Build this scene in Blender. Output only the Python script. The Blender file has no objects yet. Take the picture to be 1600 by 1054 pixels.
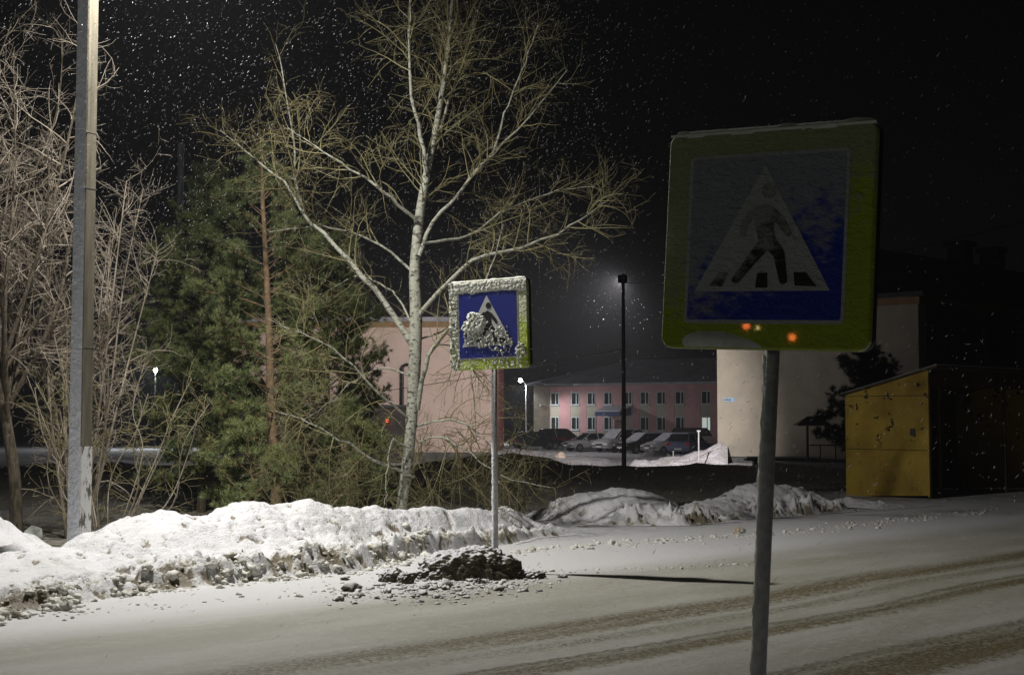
import bpy, math, random
import numpy as np
from mathutils import Vector, Matrix, noise
R = math.radians
rng = np.random.default_rng(7)
random.seed(11)
scene = bpy.context.scene
col = scene.collection

# ------------------------------------------------------------------ camera
F = 2222.0                     # focal length in photo pixels (1600 wide)
PITCH = math.atan(123 / F)
CAMZ = 1.6
cam = bpy.data.cameras.new("camera"); camo = bpy.data.objects.new("camera", cam); col.objects.link(camo)
cam.sensor_width = 36.0; cam.lens = F / 1600 * 36.0
cam.clip_start = 0.05; cam.clip_end = 3000
camo.location = (0, 0, CAMZ); camo.rotation_euler = (R(90) + PITCH, 0, 0)
scene.camera = camo
# ------------------------------------------------------------------ world (night sky)
w = bpy.data.worlds.new("World"); scene.world = w; w.use_nodes = True
bg = w.node_tree.nodes['Background']
bg.inputs[0].default_value = (0.95, 0.98, 1.0, 1); bg.inputs[1].default_value = 0.0014
scene.view_settings.view_transform = 'Standard'; scene.view_settings.look = 'None'
scene.view_settings.exposure = 0.0; scene.view_settings.gamma = 1.0
scene.cycles.volume_bounces = 0
scene.cycles.max_bounces = 6
scene.cycles.use_denoising = True
scene.cycles.sample_clamp_indirect = 2.0

def P(px, py, Y):
    """world point at depth Y (metres north of the camera) on the sight line of a photo pixel"""
    a = (px - 800) / F; b = (527 - py) / F
    dy = math.cos(PITCH) - b * math.sin(PITCH); dz = math.sin(PITCH) + b * math.cos(PITCH)
    return Vector((a / dy * Y, Y, CAMZ + dz / dy * Y))

# ------------------------------------------------------------------ helpers
def link(o, parent=None):
    col.objects.link(o)
    if parent is not None: o.parent = parent
    return o
def tag(o, label=None, cat=None, group=None, kind=None):
    if label: o['label'] = label
    if cat: o['category'] = cat
    if group: o['group'] = group
    if kind: o['kind'] = kind
    return o
def empty(name, loc=(0, 0, 0), rz=0.0, lean=0.0):
    o = bpy.data.objects.new(name, None); col.objects.link(o)
    o.empty_display_size = 0.2
    m = Matrix.Translation(Vector(loc)) @ Matrix.Rotation(lean, 4, 'Y') @ Matrix.Rotation(rz, 4, 'Z')
    o.matrix_world = m
    return o
def npmesh(name, V, polys, mat, parent=None, smooth=False, mats=None, midx=None):
    """V: (n,3) array; polys: list of (k, (m,k) int array)"""
    me = bpy.data.meshes.new(name)
    V = np.asarray(V, dtype=np.float32)
    me.vertices.add(len(V)); me.vertices.foreach_set('co', V.ravel())
    loops = np.concatenate([np.asarray(p, dtype=np.int32).ravel() for p in polys])
    sizes = np.concatenate([np.full(len(p), np.asarray(p).shape[1], dtype=np.int32) for p in polys])
    starts = np.concatenate([[0], np.cumsum(sizes)[:-1]]).astype(np.int32)
    me.loops.add(len(loops)); me.loops.foreach_set('vertex_index', loops)
    me.polygons.add(len(sizes)); me.polygons.foreach_set('loop_start', starts)
    try: me.polygons.foreach_set('loop_total', sizes)
    except Exception: pass
    if midx is not None: me.polygons.foreach_set('material_index', np.asarray(midx, dtype=np.int32))
    if smooth: me.polygons.foreach_set('use_smooth', np.ones(len(sizes), dtype=bool))
    me.update(calc_edges=True); me.validate()
    for m in (mats or [mat]): me.materials.append(m)
    o = bpy.data.objects.new(name, me)
    return link(o, parent)

class MB:
    """collects shapes, links them as one mesh"""
    def __init__(s): s.v = []; s.f = []
    def add(s, vs, fs, M=None):
        b = len(s.v)
        for p in vs:
            s.v.append(tuple(M @ Vector(p)) if M is not None else tuple(p))
        for f in fs: s.f.append([i + b for i in f])
    def box(s, a, b, M=None):
        x0, y0, z0 = a; x1, y1, z1 = b
        s.add([(x0,y0,z0),(x1,y0,z0),(x1,y1,z0),(x0,y1,z0),(x0,y0,z1),(x1,y0,z1),(x1,y1,z1),(x0,y1,z1)],
              [(0,3,2,1),(4,5,6,7),(0,1,5,4),(1,2,6,5),(2,3,7,6),(3,0,4,7)], M)
    def prism(s, pts, z0, z1, M=None):
        n = len(pts)
        s.add([(x, y, z0) for x, y in pts] + [(x, y, z1) for x, y in pts],
              [tuple(range(n))[::-1], tuple(range(n, 2*n))] + [(i, (i+1) % n, n + (i+1) % n, n + i) for i in range(n)], M)
    def tube(s, a, b, r0, r1=None, n=8, caps=True, M=None):
        r1 = r0 if r1 is None else r1
        a = Vector(a); b = Vector(b); t = (b - a).normalized()
        u = t.orthogonal().normalized(); v = t.cross(u)
        vs = []
        for c, r in ((a, r0), (b, r1)):
            for i in range(n):
                an = 2*math.pi*i/n; vs.append(c + (u*math.cos(an) + v*math.sin(an))*r)
        fs = [(i, (i+1) % n, n+(i+1) % n, n+i) for i in range(n)]
        if caps: fs += [tuple(range(n))[::-1], tuple(range(n, 2*n))]
        s.add(vs, fs, M)
    def build(s, name, mat, parent=None, bevel=0.0, smooth=False, seg=2):
        me = bpy.data.meshes.new(name); me.from_pydata(s.v, [], s.f); me.update()
        me.materials.append(mat)
        o = bpy.data.objects.new(name, me); link(o, parent)
        if smooth:
            for p in me.polygons: p.use_smooth = True
        if bevel:
            m = o.modifiers.new('b', 'BEVEL'); m.width = bevel; m.segments = seg; m.limit_method = 'ANGLE'; m.angle_limit = R(40)
        return o

# ------------------------------------------------------------------ materials
def mat(name, color=(.5,.5,.5), rough=.6, metal=0.0, color2=None, nscale=6.0, bump=0.0, bscale=40.0, detail=6.0,
        lo=.35, hi=.65, stretch=None, spec=None, emit=None, estr=0.0, trans=0.0):
    m = bpy.data.materials.new(name); m.use_nodes = True
    nt = m.node_tree; b = nt.nodes['Principled BSDF']
    b.inputs['Base Color'].default_value = (*color, 1); b.inputs['Roughness'].default_value = rough
    b.inputs['Metallic'].default_value = metal
    if spec is not None: b.inputs['Specular IOR Level'].default_value = spec
    if emit: b.inputs['Emission Color'].default_value = (*emit, 1); b.inputs['Emission Strength'].default_value = estr
    if color2 is not None or bump:
        tc = nt.nodes.new('ShaderNodeTexCoord'); mp = nt.nodes.new('ShaderNodeMapping')
        nt.links.new(tc.outputs['Object'], mp.inputs['Vector'])
        if stretch: mp.inputs['Scale'].default_value = stretch
    if color2 is not None:
        n = nt.nodes.new('ShaderNodeTexNoise'); n.inputs['Scale'].default_value = nscale; n.inputs['Detail'].default_value = detail
        r = nt.nodes.new('ShaderNodeValToRGB'); r.color_ramp.elements[0].position = lo; r.color_ramp.elements[1].position = hi
        r.color_ramp.elements[0].color = (*color, 1); r.color_ramp.elements[1].color = (*color2, 1)
        nt.links.new(mp.outputs[0], n.inputs['Vector']); nt.links.new(n.outputs[0], r.inputs[0]); nt.links.new(r.outputs[0], b.inputs['Base Color'])
    if bump:
        n2 = nt.nodes.new('ShaderNodeTexNoise'); n2.inputs['Scale'].default_value = bscale; n2.inputs['Detail'].default_value = 5
        bp = nt.nodes.new('ShaderNodeBump'); bp.inputs['Strength'].default_value = 1.0; bp.inputs['Distance'].default_value = bump
        nt.links.new(mp.outputs[0], n2.inputs['Vector']); nt.links.new(n2.outputs[0], bp.inputs['Height']); nt.links.new(bp.outputs[0], b.inputs['Normal'])
    return m

class G:
    """tiny node-graph writer"""
    def __init__(s, m): s.nt = m.node_tree; s.b = s.nt.nodes['Principled BSDF']
    def n(s, t, **kw):
        x = s.nt.nodes.new(t)
        for k, v in kw.items():
            if k.startswith('i_'): x.inputs[k[2:].replace('_', ' ')].default_value = v
            elif k.startswith('p'): x.inputs[int(k[1:])].default_value = v
            else: setattr(x, k, v)
        return x
    def l(s, a, b): s.nt.links.new(a, b)
    def math(s, op, a, b=None, clamp=False):
        x = s.nt.nodes.new('ShaderNodeMath'); x.operation = op; x.use_clamp = clamp
        for i, q in enumerate((a, b)):
            if q is None: continue
            if isinstance(q, (int, float)): x.inputs[i].default_value = q
            else: s.l(q, x.inputs[i])
        return x.outputs[0]
    def mix(s, f, a, b):
        x = s.nt.nodes.new('ShaderNodeMix'); x.data_type = 'RGBA'
        if isinstance(f, (int, float)): x.inputs[0].default_value = f
        else: s.l(f, x.inputs[0])
        for i, q in ((6, a), (7, b)):
            if isinstance(q, tuple): x.inputs[i].default_value = (*q, 1)
            else: s.l(q, x.inputs[i])
        return x.outputs[2]
    def noise(s, vec, scale, detail=5, rough=.55):
        x = s.nt.nodes.new('ShaderNodeTexNoise'); x.inputs['Scale'].default_value = scale
        x.inputs['Detail'].default_value = detail; x.inputs['Roughness'].default_value = rough
        s.l(vec, x.inputs['Vector']); return x.outputs[0]
    def ramp(s, f, a, b):
        x = s.nt.nodes.new('ShaderNodeMapRange'); x.inputs[1].default_value = a; x.inputs[2].default_value = b; x.interpolation_type = 'SMOOTHSTEP'
        s.l(f, x.inputs[0]); return x.outputs[0]
    def bump(s, h, dist, normal=None):
        x = s.nt.nodes.new('ShaderNodeBump'); x.inputs['Distance'].default_value = dist
        s.l(h, x.inputs['Height'])
        if normal: s.l(normal, x.inputs['Normal'])
        return x.outputs[0]
    def coords(s, scale=None):
        tc = s.nt.nodes.new('ShaderNodeTexCoord'); o = tc.outputs['Object']
        if scale:
            mp = s.nt.nodes.new('ShaderNodeMapping'); mp.inputs['Scale'].default_value = scale; s.l(o, mp.inputs['Vector']); o = mp.outputs[0]
        return o
def base(name, rough=.7):
    m = bpy.data.materials.new(name); m.use_nodes = True
    m.node_tree.nodes['Principled BSDF'].inputs['Roughness'].default_value = rough
    return m

# snow on banks: clean snow with dirt where the vertex attribute 'dirt' (grit thrown by the plough) is high
M_bank = base('bank_snow', .6); g = G(M_bank)
at = g.n('ShaderNodeAttribute', attribute_name='dirt'); c = g.coords()
n1 = g.noise(c, 9, 8, .65); n2 = g.noise(c, 45, 4); n3 = g.noise(c, 1.2, 3)
d = g.math('ADD', g.math('MULTIPLY', n1, 1.0), g.math('MULTIPLY', at.outputs['Fac'], .55))
dm = g.ramp(d, .66, .98)
snowc = g.mix(g.ramp(n3, .35, .7), (.73, .73, .75), (.66, .665, .66))
snowc = g.mix(g.math('MULTIPLY', g.ramp(at.outputs['Fac'], .1, .9), .65), snowc, (.52, .50, .40))
g.l(g.mix(dm, snowc, g.mix(n2, (.10, .085, .055), (.26, .22, .15))), g.b.inputs['Base Color'])
g.l(g.bump(n2, .012, g.bump(n1, .03)), g.b.inputs['Normal'])

M_clod = base('gritty_snow_lump', .7); g = G(M_clod); c = g.coords()
n1 = g.noise(c, 7, 6, .6); n2 = g.noise(c, 60, 3)
g.l(g.mix(g.ramp(n1, .50, .68), (.66, .65, .59), (.26, .23, .15)), g.b.inputs['Base Color']); g.l(g.bump(n2, .01), g.b.inputs['Normal'])

M_crumb = base('snow_dusted_crumbs', .9); g = G(M_crumb); c = g.coords(); n1 = g.noise(c, 16, 5, .6); geo = g.n('ShaderNodeNewGeometry'); sx = g.n('ShaderNodeSeparateXYZ'); g.l(geo.outputs['Normal'], sx.inputs[0])
g.l(g.mix(g.ramp(g.math('ADD', sx.outputs[2], n1), .6, .95), (.13, .11, .075), (.62, .61, .60)), g.b.inputs['Base Color'])
M_heap = base('frozen_mud_heap', 1.0); M_heap.node_tree.nodes['Principled BSDF'].inputs['Specular IOR Level'].default_value = .1; g = G(M_heap); c = g.coords()
n1 = g.noise(c, 26, 8, .75); n2 = g.noise(c, 70, 4); geo = g.n('ShaderNodeNewGeometry'); sx = g.n('ShaderNodeSeparateXYZ'); g.l(geo.outputs['Normal'], sx.inputs[0])
up = g.math('ADD', g.math('ADD', sx.outputs[2], g.math('MULTIPLY', sx.outputs[0], -.45)), g.math('MULTIPLY', g.math('SUBTRACT', n1, .5), 1.5))
g.l(g.mix(g.ramp(up, .62, .88), g.mix(n2, (.045, .038, .026), (.13, .11, .075)), (.72, .72, .74)), g.b.inputs['Base Color'])
g.l(g.bump(n2, .02), g.b.inputs['Normal'])

# packed-snow road, local x runs along the road, y across
M_road = base('packed_snow_road', .55); g = G(M_road); c = g.coords()
sx = g.n('ShaderNodeSeparateXYZ'); g.l(c, sx.inputs[0]); Yc = sx.outputs[1]
cs = g.coords((.16, 2.2, 1)); cf = g.coords((.5, 9, 1)); c1 = g.coords((.12, .35, 1))
wob = g.math('MULTIPLY', g.math('SUBTRACT', g.noise(g.coords((.11, .11, 1)), 1.0, 2), .5), .9)
yy = g.math('ADD', Yc, wob)
ns = g.noise(cs, 1.6, 6, .6); nf = g.noise(cf, 3, 5, .6); ng = g.noise(c, 24, 8, .85); nb = g.noise(c1, 3, 4)
rut = None
iso = g.noise(c, 9, 6, .7); edge = g.math('MULTIPLY', g.math('SUBTRACT', iso, .5), .22)
yw = g.math('ADD', yy, edge)
for yc, wd, st in ((7.42, .30, .95), (6.95, .16, .45), (6.27, .17, 1.2), (6.47, .07, .8), (4.75, .34, 1.3), (5.1, .12, .8),):
    q = g.math('DIVIDE', g.math('ABSOLUTE', g.math('SUBTRACT', yw, yc)), wd)
    q = g.math('MULTIPLY', g.ramp(q, 1.35, .1), st)
    rut = q if rut is None else g.math('MAXIMUM', rut, q)
grain = g.ramp(ng, .42, .60)
mod = g.ramp(g.math('ADD', g.math('MULTIPLY', ns, .45), g.math('ADD', g.math('MULTIPLY', iso, .35), g.math('MULTIPLY', nb, .35))), .44, .68)
rm = g.math('MULTIPLY', g.math('MULTIPLY', rut, g.math('ADD', .25, mod)), g.math('ADD', .45, g.math('MULTIPLY', grain, 1.7)), clamp=True)
verge = g.ramp(g.math('ADD', Yc, edge), 9.2, 10.4)
col0 = g.mix(g.ramp(nb, .35, .66), (.33, .325, .275), (.45, .45, .41))
col0 = g.mix(g.math('MULTIPLY', g.ramp(ns, .45, .7), .45), col0, (.29, .265, .20))
col0 = g.mix(g.math('MULTIPLY', g.ramp(g.math('MULTIPLY', iso, g.math('ADD', ns, .5)), .52, .66), .45), col0, (.50, .50, .46))
col0 = g.mix(g.math('MULTIPLY', grain, .22), col0, (.26, .225, .14))
col0 = g.mix(verge, col0, (.64, .64, .64))
colr = g.mix(rm, col0, g.mix(grain, (.145, .115, .04), (.085, .066, .02)))
g.l(colr, g.b.inputs['Base Color'])
hgt = g.math('ADD', g.math('ADD', g.math('MULTIPLY', ns, .4), g.math('MULTIPLY', iso, .4)), g.math('MULTIPLY', rut, -.35))
g.l(g.bump(ng, .010, g.bump(hgt, .035)), g.b.inputs['Normal'])

# ground: snow verge, rough yard with dead grass, its unlit snow painted dark, snow again beyond
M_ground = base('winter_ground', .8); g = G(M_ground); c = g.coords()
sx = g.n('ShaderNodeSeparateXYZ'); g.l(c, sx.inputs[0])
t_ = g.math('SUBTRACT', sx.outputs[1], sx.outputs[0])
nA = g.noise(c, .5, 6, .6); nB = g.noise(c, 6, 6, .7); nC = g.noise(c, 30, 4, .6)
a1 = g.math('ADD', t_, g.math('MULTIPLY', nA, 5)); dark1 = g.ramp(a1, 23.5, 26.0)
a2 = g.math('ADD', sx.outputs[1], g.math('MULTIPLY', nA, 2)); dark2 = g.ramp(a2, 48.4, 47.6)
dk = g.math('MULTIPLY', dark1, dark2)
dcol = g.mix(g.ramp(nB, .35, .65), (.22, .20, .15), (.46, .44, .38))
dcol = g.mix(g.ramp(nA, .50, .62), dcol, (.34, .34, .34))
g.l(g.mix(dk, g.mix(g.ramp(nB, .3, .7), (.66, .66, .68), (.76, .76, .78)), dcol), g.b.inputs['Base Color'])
g.l(g.bump(nC, .03, g.bump(nB, .08)), g.b.inputs['Normal'])

M_farsnow = mat('distant_snow', (.74, .73, .77), .7, color2=(.55, .53, .52), nscale=1.4, bump=.1, bscale=6)
M_signyellow = mat('yellow_green_film', (.40, .52, .012), .38, color2=(.32, .43, .01), nscale=5)
M_signblack = mat('black_housing', (.012, .012, .013), .45, color2=(.03,.03,.03), nscale=20)
M_white = mat('white_film', (.62, .63, .62), .4, color2=(.5, .5, .49), nscale=12)
M_blue = mat('blue_film', (.012, .022, .20), .35, color2=(.02, .03, .26), nscale=9)
M_black = mat('black_film', (.01, .01, .011), .4, color2=(.016,.016,.017), nscale=9)
M_crust = mat('stuck_snow', (.74, .75, .70), .6, color2=(.60, .62, .50), nscale=14, bump=.003, bscale=160)
# thin frost over the near sign: semi-covered film
def frosted(name, colr, amt_top, dusty=(.42, .42, .36), rough=.5):
    m = base(name, rough); g = G(m); c = g.coords((1, 1, 1)); sx = g.n('ShaderNodeSeparateXYZ'); g.l(c, sx.inputs[0])
    n1 = g.noise(g.coords((14, 1, 26)), 1.0, 6, .65); n2 = g.noise(c, 3.0, 3); n3 = g.noise(c, 130, 4)
    # wind-packed dusting: thick to the upper left, bare towards the lower right
    k = g.math('ADD', g.math('MULTIPLY', sx.outputs[2], 1.05), g.math('MULTIPLY', sx.outputs[0], -.50))
    k = g.math('ADD', k, g.math('ADD', g.math('MULTIPLY', n1, 1.0), g.math('SUBTRACT', g.math('MULTIPLY', n2, .5), 2.42)))
    f = g.math('MULTIPLY', g.ramp(k, amt_top, amt_top + .30), .9)
    g.l(g.mix(f, colr, dusty), g.b.inputs['Base Color'])
    g.l(g.bump(n3, .003, g.bump(g.noise(g.coords((26, 1, 34)), 1.0, 5, .6), .012, g.bump(n1, .03))), g.b.inputs['Normal']); return m
M_fy = frosted('frosted_yellow_film', (.40, .50, .012), .58, (.36, .37, .20)); M_fb = frosted('frosted_blue_film', (.012, .035, .40), .50, (.32, .33, .33))
M_fy2 = frosted('dusted_yellow_film', (.40, .52, .012), .62, (.62, .64, .46)); M_fw = frosted('frosted_white_film', (.50, .50, .50), .6, (.45, .45, .45)); M_fk = frosted('frosted_black_film', (.01, .01, .011), .54, (.36, .36, .35))

M_steel = mat('galvanised_steel', (.30, .30, .29), .5, .35, color2=(.2, .2, .19), nscale=18, bump=.003, bscale=60)
M_rimesteel = mat('rimed_pole', (.42, .42, .41), .65, color2=(.56, .56, .56), nscale=30, lo=.4, hi=.62, bump=.004, bscale=90)
M_concrete = mat('weathered_concrete', (.10, .088, .058), .75, color2=(.19, .17, .12), nscale=3.2, stretch=(6, 6, .5), bump=.004, bscale=70)
M_paint = base('flaking_whitewash', .7); g = G(M_paint); c = g.coords((9, 9, 3.2)); n1 = g.noise(c, 1.3, 8, .7); n2 = g.noise(g.coords(), 60, 4)
g.l(g.mix(g.ramp(n1, .52, .58), (.62, .62, .61), (.10, .095, .07)), g.b.inputs['Base Color']); g.l(g.bump(n2, .004), g.b.inputs['Normal'])
M_rime = mat('wind_blown_rime', (.84, .86, .90), .7, color2=(.66, .68, .74), nscale=22, lo=.38, hi=.72, bump=.02, bscale=45)
M_bark_white = base('pale_poplar_bark', .8); g = G(M_bark_white); n1 = g.noise(g.coords((9, 9, 16)), 1.5, 6, .7); n2 = g.noise(g.coords((4, 4, 2.5)), 2, 4)
g.l(g.mix(g.ramp(n1, .50, .62), g.mix(n2, (.42, .42, .37), (.27, .28, .20)), (.05, .045, .03)), g.b.inputs['Base Color']); g.l(g.bump(n1, .015), g.b.inputs['Normal'])
M_twig = mat('olive_twigs', (.24, .22, .11), .7, color2=(.13, .105, .04), nscale=3)
M_bark_brown = mat('furrowed_brown_bark', (.05, .04, .025), .85, color2=(.15, .12, .08), nscale=6, stretch=(5, 5, 1), bump=.02, bscale=25)
M_twig_pink = mat('grey_brown_twigs', (.32, .275, .22), .7, color2=(.15, .125, .085), nscale=2)
M_bark_pine = mat('orange_pine_bark', (.36, .23, .12), .85, color2=(.17, .125, .085), nscale=8, bump=.012, bscale=40)
M_needle = mat('pine_needles', (.13, .18, .07), .55, color2=(.30, .33, .12), nscale=2.2)
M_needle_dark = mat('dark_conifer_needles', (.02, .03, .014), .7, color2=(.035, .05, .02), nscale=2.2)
M_cream = mat('cream_render', (.42, .38, .30), .85, color2=(.35, .32, .255), nscale=1.3, bump=.01, bscale=40)
M_pinkish = mat('peach_render', (.72, .56, .47), .85, color2=(.62, .48, .40), nscale=.8, bump=.01, bscale=30)
M_pinkwall = mat('pink_render', (.55, .30, .30), .85, color2=(.46, .25, .25), nscale=.7)
M_ochre = mat('ochre_frieze', (.30, .19, .09), .8, color2=(.25, .15, .07), nscale=2)
M_plinth = mat('grey_plinth', (.12, .12, .12), .85, color2=(.07, .07, .07), nscale=2)
M_roofsnow = mat('snowy_roof', (.40, .41, .44), .7, color2=(.28, .29, .32), nscale=.8)
M_roofdark = mat('dark_roof_sheet', (.03, .03, .032), .6, color2=(.05, .05, .05), nscale=2)
M_brick = mat('dark_red_render', (.16, .07, .05), .85, color2=(.11, .05, .04), nscale=2)
M_glass = mat('dark_window_glass', (.015, .018, .02), .12, color2=(.03, .035, .035), nscale=2)
M_frame = mat('white_window_frame', (.6, .62, .62), .5, color2=(.5, .5, .5), nscale=6)
M_lit = mat('lit_window_pane', (.8, .8, .8), .5, emit=(.80, .92, .82), estr=.42)
M_tyre = mat('tyre_rubber', (.012, .012, .012), .8, color2=(.03, .03, .03), nscale=20)
M_rim = mat('wheel_alloy', (.35, .35, .36), .35, .7, color2=(.2, .2, .2), nscale=9)
M_plate = mat('number_plate_film', (.6, .6, .55), .5, color2=(.5, .5, .45), nscale=20)
M_headl = mat('headlamp_glass', (.5, .5, .5), .08, .6, color2=(.7, .7, .7), nscale=30)
M_tail = mat('red_tail_lamp', (.45, .02, .015), .2, color2=(.3, .01, .01), nscale=30)
M_carsnow = mat('snow_on_car', (.55, .55, .60), .7, color2=(.42, .42, .46), nscale=5, bump=.02, bscale=20)
M_wood = mat('dark_board', (.07, .06, .04), .8, color2=(.04, .035, .025), nscale=7)
M_flake = mat('falling_snowflake', (.55, .56, .58), .6)
M_straw = mat('dead_grass_straw', (.26, .21, .12), .8, color2=(.14, .12, .06), nscale=4)
M_shelter = base('rust_pitted_yellow_paint', .55); g = G(M_shelter); c = g.coords(); n1 = g.noise(c, 4.2, 6, .68); n2 = g.noise(c, 1.6, 4); n3 = g.noise(c, 40, 4); n4 = g.noise(c, 22, 3)
sx = g.n('ShaderNodeSeparateXYZ'); g.l(c, sx.inputs[0])
top = g.ramp(sx.outputs[2], .9, 1.3)
cy = g.mix(g.ramp(n2, .35, .65), (.56, .385, .045), (.46, .30, .04))
cy = g.mix(g.math('MULTIPLY', g.ramp(n4, .62, .70), g.math('MULTIPLY', top, .8)), cy, (.22, .20, .14))
cy = g.mix(g.math('MULTIPLY', g.ramp(n1, .600, .612), g.math('ADD', .25, top), clamp=True), cy, (.05, .022, .01))
g.l(cy, g.b.inputs['Base Color']); g.l(g.bump(n3, .003), g.b.inputs['Normal'])
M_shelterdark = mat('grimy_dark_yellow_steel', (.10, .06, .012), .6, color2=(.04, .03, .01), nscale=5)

# ------------------------------------------------------------------ street lamps' light, with one added lot fill
def spot(name, loc, target, watts, size, blend, radius, colr):
    l = bpy.data.lights.new(name, 'SPOT'); l.energy = watts; l.spot_size = R(size); l.spot_blend = blend; l.shadow_soft_size = radius; l.color = colr
    o = bpy.data.objects.new(name, l); col.objects.link(o); o.location = loc
    o.rotation_euler = (Vector(target) - Vector(loc)).to_track_quat('-Z', 'Y').to_euler(); return o
def point(name, loc, watts, radius, colr):
    l = bpy.data.lights.new(name, 'POINT'); l.energy = watts; l.shadow_soft_size = radius; l.color = colr
    o = bpy.data.objects.new(name, l); col.objects.link(o); o.location = loc; return o
def area(name, loc, target, watts, size, colr):
    l = bpy.data.lights.new(name, 'AREA'); l.shape = 'DISK'; l.size = size; l.energy = watts; l.color = colr
    o = bpy.data.objects.new(name, l); col.objects.link(o); o.location = loc
    o.rotation_euler = (Vector(target) - Vector(loc)).to_track_quat('-Z', 'Y').to_euler(); return o
LAMP = Vector((-3.90, 15.5, 8.1))
L1 = area('street_lamp_light', LAMP, LAMP + Vector((.16, -.02, -1)), 860, .22, (1, .965, .92)); L1.data.spread = R(165)
FPOLE = P(975, 729, 45.0); FPOLE.z = 0
FLOOD = Vector((FPOLE.x, 45.36, 5.975))
L2 = spot('flood_light', FLOOD, FLOOD + Vector((-.24, 1, -.34)), 12500, 88, .6, .05, (1, .93, .92))
L3 = P(813, 594, 160); L3o = spot('far_lamp_light', L3, L3 + Vector((.1, -.15, -1)), 2200, 168, .3, .3, (.93, .97, 1))
L5o = point('added_lot_fill_light', (-4.5, 100, 5.6), 2600, .15, (1, .95, .97))  # unseen lamp added behind the peach building to light the parked cars
L6o = point('next_lamp_light', (-27, -8, 7.9), 950, .15, (.93, 1, .93))
L4 = P(243, 578, 120); L4o = point('distant_lamp_light', L4, 1500, .3, (.93, .97, 1))

# ------------------------------------------------------------------ terrain
def sstep(a, b, x):
    t = np.clip((x - a) / (b - a), 0, 1); return t*t*(3 - 2*t)
def gz(x, y):
    z = -.58*sstep(46.2, 55, y) - .55*sstep(62, 108, y) - .45*sstep(115, 165, y) - .3*sstep(170, 260, y)
    z = z + .42*np.exp(-(((x + .6)/2.2)**2 + ((y - 44)/2.5)**2))
    z = z + .30*sstep(6.5, 10, x)*sstep(47, 52, y)*(1 - sstep(64, 80, y))
    z = z + (.09*np.sin(x*.9 + 1) + .06*np.sin(x*2.3) + .035*np.sin(x*5.1 + 2))*np.exp(-((y - 45.5)/1.6)**2)
    return z
xs = np.concatenate([np.linspace(-700, -60, 17)[:-1], np.linspace(-60, 60, 201), np.linspace(60, 700, 17)[1:]])
ys = np.concatenate([np.linspace(-100, -6, 8)[:-1], np.linspace(-6, 80, 216), np.linspace(80, 260, 60)[1:], np.linspace(260, 1500, 12)[1:]])
X, Y = np.meshgrid(xs, ys)
Z = gz(X, Y)
nn = np.array([[noise.fractal(Vector((x*.35, y*.35, 3)), 1.0, 2.1, 4) if abs(x) < 61 and 20 < y < 120 else 0 for x in xs] for y in ys])
Z = Z + nn*.10*sstep(20, 27, Y - X*0.5)*sstep(21, 24, Y - X)
Z -= .006
nx, ny = len(xs), len(ys)
idx = np.arange(nx*ny).reshape(ny, nx)
quads = np.stack([idx[:-1, :-1], idx[:-1, 1:], idx[1:, 1:], idx[1:, :-1]], -1).reshape(-1, 4)
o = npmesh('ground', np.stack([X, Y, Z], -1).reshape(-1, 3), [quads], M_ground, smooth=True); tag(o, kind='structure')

# road strip along (1,1): local x along, local y across
mb = MB(); mb.box((-60, 3.2, -.3), (120, 12.6, 0.004))
o = mb.build('road', M_road); o.rotation_euler = (0, 0, R(45)); tag(o, kind='structure')

# ------------------------------------------------------------------ roadside snow banks (height fields in road coordinates s = x+y, t = y-x)
def profile(tbl):
    pts = []
    for px, py, Yd in tbl:
        p = P(px, py, Yd); pts.append((p.x + p.y, p.y - p.x, p.z))
    pts.sort(); return np.array(pts)
crest = profile([(-420,860,10.2),(-200, 858, 11.6), (-60, 872, 12.6), (0, 868, 13.4), (60, 862, 13.8), (105, 853, 14.1), (135, 830, 14.3), (165, 814, 14.6), (195, 809, 14.8), (222, 803, 15.0), (262, 800, 15.1), (300, 808, 15.2), (328, 811, 15.3),
    (345, 800, 15.4), (370, 788, 15.5), (400, 783, 15.6), (430, 789, 15.8), (480, 786, 16.0), (540, 789, 16.4), (600, 796, 16.8), (640, 799, 17.1), (668, 789, 17.4), (695, 791, 17.7), (740, 801, 18.3), (772, 803, 18.9), (790, 795, 19.5), (812, 811, 20.2), (835, 822, 20.8)])
foot = profile([(-420,1180,7.2),(-200, 1040, 9.1), (0, 962, 11.4), (100, 946, 12.0), (200, 928, 12.8), (300, 917, 13.3), (400, 905, 13.9), (560, 893, 14.6), (650, 868, 16.3), (740, 852, 17.6), (800, 842, 18.5), (835, 838, 18.9)])
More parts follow.
